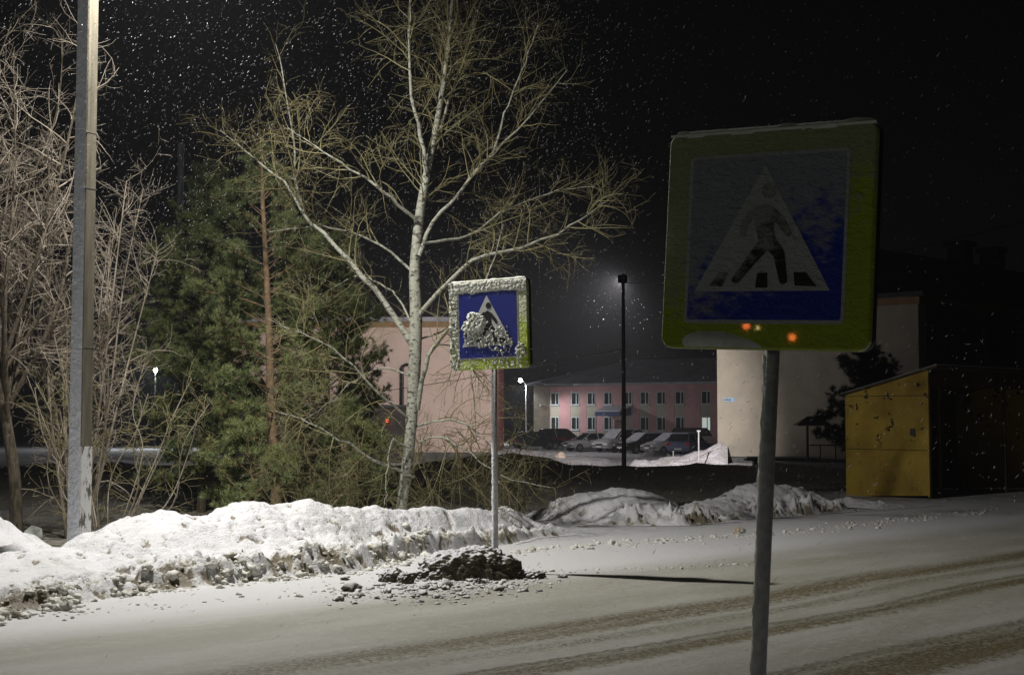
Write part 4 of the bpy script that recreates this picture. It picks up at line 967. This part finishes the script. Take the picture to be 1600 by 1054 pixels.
# peach building behind the poplar
b = R(1.4); Mx = P(776, 706, 69.0); right = Vector((math.cos(b), -math.sin(b), 0)); back = Vector((math.sin(b), math.cos(b), 0))
root = empty('peach_building', (Mx.x, 69, 0), -b); tag(root, 'flat roofed two storey building with blank peach wall behind the poplar', 'building')
zt = P(776, 499, 69).z; zb = P(776, 706, 69).z
mb = MB(); mb.box((-13, 0, zb), (-.004, 10, zt - .38)); mb.build('wall', M_pinkish, root)
mb = MB(); mb.box((-13, .0, zt - .38), (-.004, 10, zt - .10)); mb.build('frieze', M_ochre, root)
mb = MB(); mb.box((-.004, .004, zb), (.06, 9.9, zt - .10)); mb.build('side_wall', mat('coral_render', (.75, .28, .27), .85, color2=(.68, .25, .24), nscale=.7), root)
mb = MB(); mb.box((-13.2, -.25, zt - .10), (.25, 10.3, zt + .12)); mb.build('roof', M_roofsnow, root, bevel=.02)
mb = MB(); mb.box((-12.9, .02, zb - 1), (-.1, 9.8, zb)); mb.build('plinth', M_plinth, root)
# lean-to with dark front and vent pipe
xl = (P(560, 632, 68).x - Mx.x); xr = (P(634, 632, 68).x - Mx.x); zl = P(600, 632, 67.3).z
mb = MB(); mb.box((-13, -1.6, zb - 1), (xr, -.002, zl - .12)); mb.build('lean_to', mat('dark_planks', (.055, .045, .04), .8, color2=(.035, .03, .025), nscale=3), root)
mb = MB(); mb.box((-13.1, -1.8, zl - .12), (xr + .12, -.002, zl)); mb.build('lean_to_roof', M_roofdark, root)
xv = P(629, 600, 68.8).x - Mx.x; zv = P(629, 573, 68.8).z
mb = MB(); mb.tube((xv, -.28, zl), (xv, -.28, zv), .07, n=8); mb.tube((xv, -.28, zv), (xv + .14, -.24, zv + .12), .07, n=8); mb.tube((xv + .14, -.24, zv + .12), (xv + .5, -.05, zv + .12), .07, n=8); mb.build('vent_pipe', M_black, root)
mb = MB(); rl = P(606, 657, 67.2); mb.box((-.07, -.05, -.07), (.07, .05, .07), Matrix.Translation((rl.x - Mx.x, -1.68, rl.z))); mb.build('red_lamp', mat('red_signal_lamp', (.8, .05, .03), .3, emit=(1, .10, .04), estr=9), root, bevel=.03)

# cream building with hip roof
L_ = P(1121.5, 712, 60); C_ = P(1438, 717, 53.5); root = empty('cream_building', (L_.x, L_.y, 0)); tag(root, 'cream rendered house with dark hip roof and two chimneys, behind the near sign', 'building')
O_ = Vector((L_.x, L_.y, 0)); au = Vector((C_.x - L_.x, C_.y - L_.y, 0)); WA = au.length; au.normalize(); bu = Vector((-au.y, au.x, 0)); LB = 32.0
MA = Matrix(((au.x, bu.x, 0, 0), (au.y, bu.y, 0, 0), (0, 0, 1, 0), (0, 0, 0, 1)))   # x along the end face, y along the long side, z up
zb = P(1124, 712, 60).z; ze = P(1438, 461, 53.5).z
mb = MB(); mb.box((0, 0, zb), (WA, LB, ze), MA); mb.build('wall', M_cream, root)
mb = MB(); mb.box((WA + .002, .5, zb), (WA + .06, LB, ze), MA); mb.build('side_wall', M_brick, root)
mb = MB(); mb.box((.07, .07, zb - 1.5), (WA - .07, LB - .07, zb), MA); mb.build('plinth', M_plinth, root)
mb = MB(); mb.box((-.02, -.02, ze - .32), (WA + .07, LB, ze - .02), MA); mb.build('frieze', M_ochre, root)
e = .45; zr = 8.75
mb = MB(); V = [(-e, -e, ze - .03), (WA + e, -e, ze - .03), (WA + e, LB + e, ze - .03), (-e, LB + e, ze - .03), (-e, -e, ze + .12), (WA + e, -e, ze + .12), (WA + e, LB + e, ze + .12), (-e, LB + e, ze + .12), (WA/2, WA/2, zr), (WA/2, LB - WA/2, zr)]
mb.add(V, [(0,3,2,1),(0,1,5,4),(1,2,6,5),(2,3,7,6),(3,0,4,7),(4,5,8),(5,6,9,8),(6,7,9),(7,4,8,9)], MA); rf = mb.build('roof', M_roofdark, root)
for kk in (8.0, 11.3):
    yb = WA/2 + kk
    mb = MB(); mb.box((WA/2 - .45, yb - .4, zr - .6), (WA/2 + .45, yb + .4, 9.45), MA); mb.box((WA/2 - .58, yb - .53, 9.45), (WA/2 + .58, yb + .53, 9.68), MA); mb.build('chimney', M_roofdark, rf)
for kk in (3.0, 6.0, 14, 17.5, 21):
    mw = MA @ Matrix(((0, 1, 0, WA + .06), (1, 0, 0, kk), (0, 0, 1, 0), (0, 0, 0, 1)))
    for zz in (zb + 1.1, zb + 4.0):
        mb = MB(); mb.box((-.6, 0, zz), (.6, .05, zz + 1.4), mw); f = mb.build('window', M_brick, root)
        mb = MB(); mb.box((-.52, .045, zz + .08), (-.03, .056, zz + 1.32), mw); mb.box((.03, .045, zz + .08), (.52, .056, zz + 1.32), mw); mb.build('pane', M_glass, f)
# porch wing with its own gable
mb = MB(); mb.box((WA + .061, 8.2, zb), (WA + 2.0, 12.2, ze - .9), MA); mb.build('porch', M_brick, root)
mb = MB(); V = [(WA + .061, 7.9, ze - .9), (WA + 2.4, 7.9, ze - .9), (WA + 2.4, 12.5, ze - .9), (WA + .061, 12.5, ze - .9), (WA + .061, 10.2, ze - .06), (WA + 2.4, 10.2, ze - .06)]
mb.add(V, [(0,3,2,1),(0,1,5,4),(2,3,4,5),(1,2,5),(0,4,3)], MA); mb.build('porch_roof', M_roofsnow, root)
# address plate:  small white plate with blue lettering
fr = MA @ Matrix(((1, 0, 0, 0), (0, 0, -1, -.01), (0, 1, 0, 0), (0, 0, 0, 1)))
pxl = P(1129, 624, 59.7); zpl = P(1129, 624, 59.7).z
mb = MB(); mb.box((.32, -.03, zpl - .09), (.98, -.002, zpl + .09), MA); ap = mb.build('address_plate', mat('pale_blue_plate', (.38, .48, .58), .5, color2=(.34, .44, .55), nscale=9), root)
def text(body, size, M, mt, parent, name, ext=.004):
    cu = bpy.data.curves.new(name, 'FONT'); cu.body = body; cu.size = size; cu.extrude = ext; cu.align_x = 'LEFT'; cu.align_y = 'CENTER'
    to = bpy.data.objects.new(name, cu); col.objects.link(to); bpy.context.view_layer.update()
    me = bpy.data.meshes.new_from_object(to.evaluated_get(bpy.context.evaluated_depsgraph_get())); col.objects.unlink(to); bpy.data.objects.remove(to)
    me.transform(M); me.materials.clear(); me.materials.append(mt); o = bpy.data.objects.new(name, me); return link(o, parent)
M_ink = mat('dark_blue_ink', (.02, .04, .10), .5, color2=(.03, .05, .12), nscale=9)
text('улица', .13, MA @ Matrix(((1, 0, 0, .36), (0, 0, -1, -.034), (0, 1, 0, zpl), (0, 0, 0, 1))), M_ink, ap, 'street_lettering')
text('1', .2, MA @ Matrix(((1, 0, 0, .86), (0, 0, -1, -.034), (0, 1, 0, zpl), (0, 0, 0, 1))), M_ink, ap, 'house_number')

# low snowy slab at the foot of the cream wall, canopy post, rail, markers
s0 = P(1232, 714, 52.5); root = empty('snowy_bench', (s0.x, 52.5, float(gz(np.array(s0.x), np.array(52.5))))); tag(root, 'low snow topped bench-like slab against the foot of the cream wall', 'bench')
zt_ = s0.z - root.location.z
mb = MB(); mb.box((-1.6, -.3, zt_ - .12), (1.1, .3, zt_ - .04)); mb.build('slab', M_plinth, root, bevel=.01)
mb = MB(); mb.box((-1.58, -.28, zt_ - .04), (1.08, .28, zt_ + .03)); mb.build('snow_layer', M_carsnow, root, bevel=.03)
for xx in (-1.3, .8): mb = MB(); mb.box((xx, -.2, -.3), (xx + .15, .2, zt_ - .12)); mb.build('leg', M_plinth, root)
c_ = P(1262, 711, 51.5); root = empty('canopy_post', (c_.x, 51.5, float(gz(np.array(c_.x), np.array(51.5))))); tag(root, 'thin dark post carrying a small peaked canopy, left of the dark conifer', 'canopy')
zc_ = P(1262, 663, 51.5).z - root.location.z; za_ = P(1262, 650, 51.5).z - root.location.z
mb = MB(); mb.tube((0, 0, -.3), (0, 0, zc_ + .05), .045, n=8); mb.build('post', M_wood, root)
mb = MB(); mb.add([(-.42, -.42, zc_), (.75, -.42, zc_), (.75, .42, zc_), (-.42, .42, zc_), (.0, 0, za_), (.5, 0, za_), (-.42, -.42, zc_ - .04), (.75, -.42, zc_ - .04), (.75, .42, zc_ - .04), (-.42, .42, zc_ - .04)], [(0,1,5,4),(1,2,5),(2,3,4,5),(3,0,4),(6,9,8,7),(0,6,7,1),(1,7,8,2),(2,8,9,3),(3,9,6,0)]); mb.build('canopy', M_plinth, root)
r0 = P(1265, 695, 51.2); root = empty('low_rail', (r0.x, 51.2, float(gz(np.array(r0.x), np.array(51.2))))); tag(root, 'low dark rail on thin posts beside the canopy post', 'rail')
zr_ = r0.z - root.location.z
mb = MB(); mb.tube((0, 0, zr_), (.95, 0, zr_), .025, n=6); mb.build('rail', M_wood, root)
for xx in (.38, .93): mb = MB(); mb.tube((xx, 0, -.3), (xx, 0, zr_ - .02), .022, n=6); mb.build('post', M_wood, root)
for px, py0, py1, Yd, rr_, lab in ((1092, 673, 724, 57, .028, 'thin pale marker post standing in the bright snow left of the cream building'), (1052, 704, 718, 62, .022, 'short stub post in the bright snow under the parked car')):
    q = P(px, py1, Yd); root = empty('marker_post', (q.x, Yd, float(gz(np.array(q.x), np.array(float(Yd)))) - .1)); tag(root, lab, 'post')
    mb = MB(); zt2 = P(px, py0, Yd).z - root.location.z; mb.tube((0, 0, -.2), (0, 0, zt2), rr_, n=8); mb.build('shaft', M_rimesteel, root)
    if py0 == 673: mb = MB(); mb.box((-.07, -.012, zt2 - .03), (.07, .012, zt2 + .03)); mb.build('cap', M_rimesteel, root)
# pale slab leaning by the trunk
q = P(52, 835, 17.8); root = empty('slab_fragment', (q.x, 17.8, .0)); tag(root, 'pale broken slab leaning at the foot of the brown trunk behind the left snow bank', 'slab')
mb = MB(); mb.prism([(-.11, 0), (.12, .02), (.09, .16), (-.04, .2), (-.12, .12)], 0, .04, Matrix.Rotation(R(65), 4, 'X')); ob = mb.build('slab', mat('pale_slab', (.42, .45, .40), .8, color2=(.3, .32, .28), nscale=9), root, bevel=.006); ob.location.z = .05
# far concrete pole rising above the pines
q = P(282, 300, 42); root = empty('utility_pole', (q.x, 42, 0)); tag(root, 'faint grey concrete pole whose top shows above the pines', 'utility pole')
mb = MB(); mb.tube((0, 0, -.3), (0, 0, P(282, 224, 42).z), .12, .09, n=10); mb.build('shaft', M_rime, root, smooth=False)

# far snow piles lit by the floodlight
def far_pile(name, tbl, Yf, back, seed, label, mt=M_farsnow):
    xs_ = np.arange(tbl[0][0], tbl[-1][0] + .1, 2.0); hz_ = np.interp(xs_, [a[0] for a in tbl], [a[1] for a in tbl]); V = []; U = np.linspace(0, 1, 26)
    for px, py in zip(xs_, hz_):
        top_ = P(px, py, Yf + back*.45)
        for u in U:
            y = Yf + back*u; x = (px - 800)/F*y; g0 = float(gz(np.array(x), np.array(y))) - .1
            h = max(0, top_.z - g0)*math.sin(math.pi*min(1, max(0, u)))**.8
            h += .10*noise.fractal(Vector((x*1.6, y*1.6, seed)), 1, 2.1, 4)*min(1, h*3) + .08*(.5 - noise.voronoi(Vector((x*2.5, y*2.5, seed)))[0][0])*min(1, h*3)
            V.append((x, y, g0 + h))
    n1_ = len(xs_); idx = np.arange(n1_*26).reshape(n1_, 26)
    o = npmesh(name, V, [np.stack([idx[:-1, :-1], idx[1:, :-1], idx[1:, 1:], idx[:-1, 1:]], -1).reshape(-1, 4)], mt, smooth=True); return tag(o, label, 'snow pile')
far_pile('snow_pile', [(770, 706), (800, 702), (822, 704), (845, 706), (868, 708), (880, 713), (895, 711), (930, 716), (945, 717), (960, 724), (975, 731)], 62, 9, 2.2, 'bright far snow pile left of the dark utility pole')
far_pile('snow_pile', [(978, 731), (992, 720), (1020, 719), (1040, 716), (1062, 712), (1085, 707), (1100, 703), (1112, 697), (1124, 690), (1136, 696)], 57.8, 5, 5.1, 'bright far snow pile climbing to the corner of the cream building')
far_pile('snow_pile', [(995, 716), (1008, 705), (1020, 703), (1034, 707), (1050, 716)], 88, 6, 9.4, 'grey shaded snow mound in front of the parked cars', mat('shaded_dirty_snow', (.34, .33, .33), .8, color2=(.22, .21, .2), nscale=2))  # shade is painted into this mound's grey dirty snow colour
q = P(876, 711, 61); o = blob('snow_lump', (q.x, 61, q.z - .06), (.22, .18, .2), 0, 55, mat('brownish_snow_lump', (.5, .42, .34), .8, color2=(.35, .27, .2), nscale=7), .25); tag(o, 'brownish lump sitting on the bright far snow pile', 'snow lump')

# ------------------------------------------------------------------ parked cars
def car(loc, rz, kind, paint, label, snow=True, lit=None):
    K = {'sedan': dict(L=4.3, W=1.68, H=1.43, prof=[(-2.15, .48, .80), (-2.05, .30, .96), (-1.45, .28, 1.00), (-.2, .27, .96), (.85, .27, .92), (1.6, .28, .82), (2.0, .30, .72), (2.15, .42, .60)], cab=[(-1.55, -1.0), (-.95, .10), (.1, .9)][0:1], roof=(-.85, .25), base=(-1.55, 1.0)),
         'suv': dict(L=4.4, W=1.8, H=1.72, prof=[(-2.2, .5, .95), (-2.1, .36, 1.08), (-1.4, .34, 1.08), (0, .33, 1.06), (1.0, .33, 1.04), (1.7, .34, .98), (2.1, .36, .88), (2.2, .46, .72)], roof=(-1.85, .25), base=(-2.1, 1.05)),
         'wagon': dict(L=4.4, W=1.72, H=1.48, prof=[(-2.2, .45, .85), (-2.12, .30, .98), (-1.4, .28, .98), (-.2, .27, .96), (.9, .27, .92), (1.6, .28, .84), (2.05, .30, .74), (2.2, .42, .60)], roof=(-1.8, .15), base=(-2.1, 1.0))}[kind]
    root = empty('parked_car', loc, rz); tag(root, label, 'car', 'cars parked in front of the striped building')
    W = K['W']/2; pr = K['prof']; H = K['H']
    # body: loft of rounded cross-sections along x
    V = []; n = 10
    for x, zl_, zh in pr:
        tap = 1 - .10*max(0, (abs(x) - 1.5)/.7)**2
        w_ = W*tap
        sec = [(w_*.86, zl_), (w_, zl_ + .12), (w_, zh - .20), (w_*.95, zh - .05), (w_*.80, zh), (-w_*.80, zh), (-w_*.95, zh - .05), (-w_, zh - .20), (-w_, zl_ + .12), (-w_*.86, zl_)]
        V += [(x, y, z) for y, z in sec]
    m = len(pr); Fc = [tuple(range(n)), tuple(range((m-1)*n, m*n))[::-1]]
    for i in range(m - 1):
        for j in range(n): a = i*n + j; b_ = i*n + (j + 1) % n; Fc.append((a, a + n, b_ + n, b_))
    mb = MB(); mb.add(V, Fc); body = mb.build('body', paint, root, bevel=.02)
    for p_ in body.data.polygons: p_.use_smooth = True
    # cabin: glass frustum, roof shell and pillars
    bz = .93 if kind != 'suv' else 1.04; b0, b1 = K['base']; r0_, r1_ = K['roof']; wr = W*.74; wb = W*.90
    mb = MB(); g_ = [(b0, -wb, bz), (b1, -wb, bz), (b1, wb, bz), (b0, wb, bz), (r0_, -wr, H - .05), (r1_, -wr, H - .05), (r1_, wr, H - .05), (r0_, wr, H - .05)]
    mb.add(g_, [(0,1,5,4),(1,2,6,5),(2,3,7,6),(3,0,4,7),(4,5,6,7),(0,3,2,1)]); mb.build('windows', M_glass, root)
    mb = MB(); mb.add([(r0_ - .06, -wr - .02, H - .055), (r1_ + .06, -wr - .02, H - .055), (r1_ + .06, wr + .02, H - .055), (r0_ - .06, wr + .02, H - .055), (r0_ + .1, -wr + .12, H), (r1_ - .1, -wr + .12, H), (r1_ - .1, wr - .12, H), (r0_ + .1, wr - .12, H)], [(0,3,2,1),(4,5,6,7),(0,1,5,4),(1,2,6,5),(2,3,7,6),(3,0,4,7)]); mb.build('roof', paint, root, bevel=.02)
    for s in (-1, 1):
        for (xa, xb) in ((b0, r0_), (b1, r1_), ((b0 + b1)/2 - .15, (r0_ + r1_)/2 - .05)):
            mb = MB(); mb.tube((xa, s*wb, bz - .01), (xb, s*wr, H - .04), .035, n=6); mb.build('pillar', paint, root)
    for x in (-L_w(K), L_w(K)):
        for s in (-1, 1):
            mb = MB(); mb.tube((x, s*(W - .20), .31), (x, s*(W + .012), .31), .31, n=20); t = mb.build('wheel', M_tyre, root, bevel=.02)
            mb = MB(); mb.tube((x, s*(W + .008), .31), (x, s*(W + .022), .31), .19, n=14); mb.build('rim', M_rim, t)
    zf = pr[-2][2] - .12; zr2 = pr[0][2] - .05
    for s in (-1, 1):
        mb = MB(); mb.box((K['L']/2 - .12, s*W*.72 - .16, zf - .09), (K['L']/2 - .02, s*W*.72 + .12, zf + .07)); mb.build('headlight', M_headl, root, bevel=.03)
        mb = MB(); mb.box((-K['L']/2 - .01, s*W*.78 - .12, zr2 - .12), (-K['L']/2 + .14, s*W*.78 + .12, zr2 + .10)); mb.build('taillight', M_tail, root, bevel=.02)
        mb = MB(); mb.box((b1 - .35, s*(W + .02) - .07, bz - .02), (b1 - .2, s*(W + .02) + .07, bz + .12)); mb.build('mirror', paint, root, bevel=.02)
    for s in (-1, 1):
        mb = MB(); mb.box((s*K['L']/2 - .03 if s > 0 else -K['L']/2 - .02, -.26, .42), (s*K['L']/2 + .02 if s > 0 else -K['L']/2 + .02, .26, .53)); mb.build('number_plate', M_plate, root)
    mb = MB(); mb.box((K['L']/2 - .08, -W*.4, .56), (K['L']/2 + .012, W*.4, .68)); mb.build('grille', M_black, root)
    if snow:
        mb = MB(); mb.add([(r0_ - .1, -wr, H + .002), (r1_ + .08, -wr, H + .002), (r1_ + .08, wr, H + .002), (r0_ - .1, wr, H + .002), (r0_ + .1, -wr + .15, H + .07), (r1_ - .1, -wr + .15, H + .07), (r1_ - .1, wr - .15, H + .07), (r0_ + .1, wr - .15, H + .07)], [(0,3,2,1),(4,5,6,7),(0,1,5,4),(1,2,6,5),(2,3,7,6),(3,0,4,7)]); mb.build('roof_snow', M_carsnow, root, bevel=.02)
        mb = MB(); mb.add([(b1 + .05, -wb*.85, bz + .03), (b1 + .05, wb*.85, bz + .03), (r1_ + .07, wr*.9, H), (r1_ + .07, -wr*.9, H), (b1 + .12, -wb*.85, bz + .05), (b1 + .12, wb*.85, bz + .05), (r1_ + .12, wr*.9, H + .03), (r1_ + .12, -wr*.9, H + .03)], [(0,3,2,1)[::-1],(4,5,6,7),(0,1,5,4),(1,2,6,5),(2,3,7,6),(3,0,4,7)]); mb.build('windscreen_snow', M_carsnow, root)
        mb = MB(); mb.add([(b1 + .1, -W*.75, bz + .0), (1.85, -W*.7, pr[-2][2] + .07), (1.85, W*.7, pr[-2][2] + .07), (b1 + .1, W*.75, bz + .0), (b1 + .1, -W*.7, bz + .05), (1.8, -W*.65, pr[-2][2] + .11), (1.8, W*.65, pr[-2][2] + .11), (b1 + .1, W*.7, bz + .05)], [(0,3,2,1),(4,5,6,7),(0,1,5,4),(1,2,6,5),(2,3,7,6),(3,0,4,7)]); mb.build('hood_snow', M_carsnow, root)
    return root
def L_w(K): return K['L']*.305
Pt = lambda nm, c, m_=.3: mat(nm, c, .35, m_, color2=tuple(x*.75 for x in c), nscale=2)
silver = Pt('silver_paint', (.52, .52, .52), .2); dark = Pt('black_paint', (.03, .03, .033)); red = Pt('dark_red_paint', (.10, .02, .022)); blue = Pt('grey_blue_paint', (.13, .15, .24), .2); grey = Pt('dirty_white_paint', (.55, .55, .55), .1)
for px, Yd, rz_, kind, paint, label, snow in [
    (838, 117, 20, 'wagon', dark, 'leftmost dark parked car, half hidden by twigs', False),
    (880, 119, 8, 'suv', red, 'dark red tall parked car just left of the silver saloon', False),
    (921, 112, 205, 'sedan', silver, 'silver saloon facing left with a visible front wheel, in front of the striped building', False),
    (967, 108, 222, 'suv', grey, 'pale parked car with its front half hidden by the dark utility pole', True),
    (1004, 104, 215, 'wagon', dark, 'dark car with snowed-over windscreen just right of the dark utility pole', True),
    (1032, 108, 218, 'sedan', dark, 'dark car squeezed between two snow covered cars', True),
    (1048, 102, 212, 'wagon', silver, 'snow covered silver car behind the grey blue estate car', True),
    (1077, 97, 62, 'wagon', blue, 'rightmost parked car, a grey blue estate with a red tail lamp facing us', True)]:
    x = (px - 800)/F*Yd; car((x, Yd, float(gz(np.array(x), np.array(float(Yd))))), R(rz_), kind, paint, label, snow)

# ------------------------------------------------------------------ far backdrop: dark woods, wires
r = np.random.default_rng(5)
for k, (px, Yd, H_, lab) in enumerate([(805, 178, 9, 'dim bare tree beyond the distant lamp, left of the striped building'), (745, 186, 11, 'dim bare tree behind the peach building'), (1010, 186, 13, 'dim bare tree rising behind the striped building roof'), (1090, 184, 12, 'dim bare tree behind the right part of the striped building roof')]):
    bare_tree('bare_tree', lab, P(px, 700, Yd).x, Yd, 14, H_, 5, 60 + k, trunk_h=2.5, trunk_r=.2, rs=.1, L=(2.6, 1.3, .7, .4), dens=(1.6, 2.0, 1.5, 1), spec_over=dict(rad=(.05, .03, .02, .02), tip=.015), mt=M_bark_brown, bark=M_bark_brown, group='dim bare trees far behind')
def cable(a, b_, sag, label, rr_=.011):
    q = []
    for i in range(25):
        f = i/24; p = Vector(a).lerp(Vector(b_), f); p.z -= sag*4*f*(1 - f); q.append(np.array(p))
    tb = Tubes(); tb.add(np.array(q), np.full(25, rr_), 5); o = tb.build('overhead_cable', M_black); tag(o, label, 'cable', 'overhead cables')
cable(P(975, 442, 45), P(1760, 300, 30), .5, 'thin overhead cable running from the dark pole to the upper right')
cable(P(975, 545, 45), P(300, 640, 60), .3, 'thin low cable running left from the dark pole past the small sign')

# dead grass and dry stalks on the dark-painted yard
N = 9000
gx = rng.uniform(-9, 17, N); gy = rng.uniform(21, 46.5, N); keep = (gy - gx > 19.5) & ~((gx > 6.5) & (gy < 31)); gx, gy = gx[keep], gy[keep]
clump = np.array([noise.noise(Vector((a*.5, b_*.5, 1))) for a, b_ in zip(gx, gy)]); keep = clump > -.15; gx, gy = gx[keep], gy[keep]
gzv = gz(gx, gy); n_ = len(gx); hh = rng.uniform(.05, .22, n_); ln = rng.normal(0, .07, (n_, 2)); wd = rng.uniform(.003, .007, n_); an = rng.uniform(0, 6.28, n_)
V = np.stack([np.stack([gx - wd*np.cos(an), gy - wd*np.sin(an), gzv - .02], -1), np.stack([gx + wd*np.cos(an), gy + wd*np.sin(an), gzv - .02], -1), np.stack([gx + ln[:, 0], gy + ln[:, 1], gzv + hh], -1)], 1).reshape(-1, 3)
o = npmesh('dead_grass', V, [np.arange(len(V)).reshape(-1, 3)], M_straw); tag(o, kind='stuff')

# ------------------------------------------------------------------ falling snow
def flakes(name, N, box, smin, smax, seed):
    r = np.random.default_rng(seed); lo_, hi_ = np.array(box[0]), np.array(box[1])
    C = lo_ + (hi_ - lo_)*r.random((N, 3))
    C = C[C[:, 1] > 2.2]; n = len(C)
    D = np.array([.62, 0, .78])[None, :] + r.normal(0, .28, (n, 3)); D /= np.linalg.norm(D, axis=1, keepdims=True)
    U = np.cross(D, r.normal(0, 1, (n, 3))); U /= np.linalg.norm(U, axis=1, keepdims=True); W_ = np.cross(D, U)
    s = r.uniform(smin, smax, n)[:, None]; el = r.uniform(4.0, 14.0, n)[:, None]
    V = np.stack([C + D*s*el, C - D*s*el, C + U*s, C - U*s, C + W_*s, C - W_*s], 1).reshape(-1, 3)
    t = np.array([(0,2,4),(0,4,3),(0,3,5),(0,5,2),(1,4,2),(1,3,4),(1,5,3),(1,2,5)]); Fc = (np.arange(n)[:, None, None]*6 + t[None]).reshape(-1, 3)
    o = npmesh(name, V, [Fc], M_flake); tag(o, kind='stuff')
flakes('falling_snow', 24000, ((-7.5, 8, 3.0), (1.2, 22, 8.8)), .0008, .0016, 31)
flakes('falling_snow', 2600, ((1.2, 8, .1), (9, 24, 9)), .0008, .0014, 35)
flakes('falling_snow', 5000, ((-9, 9, .1), (4, 30, 9)), .0008, .0017, 32)
flakes('falling_snow', 1500, ((-4, 8.2, .02), (6, 14, 2.2)), .0011, .0022, 34)
flakes('falling_snow', 45, ((FPOLE.x - .9, 46.6, 4.6), (FPOLE.x + 1.6, 50, 6.0)), .0012, .0026, 33)

# ------------------------------------------------------------------ snowy air
mh = bpy.data.materials.new('snowy_air'); mh.use_nodes = True; nt = mh.node_tree; nt.nodes.remove(nt.nodes['Principled BSDF'])
vo = nt.nodes.new('ShaderNodeVolumePrincipled'); vo.inputs['Color'].default_value = (.9, .93, 1, 1); vo.inputs['Density'].default_value = .0006
nt.links.new(vo.outputs[0], nt.nodes['Material Output'].inputs['Volume'])
mb = MB(); mb.box((-710, -110, -4), (710, 1510, 16)); o = mb.build('haze', mh); tag(o, kind='stuff')
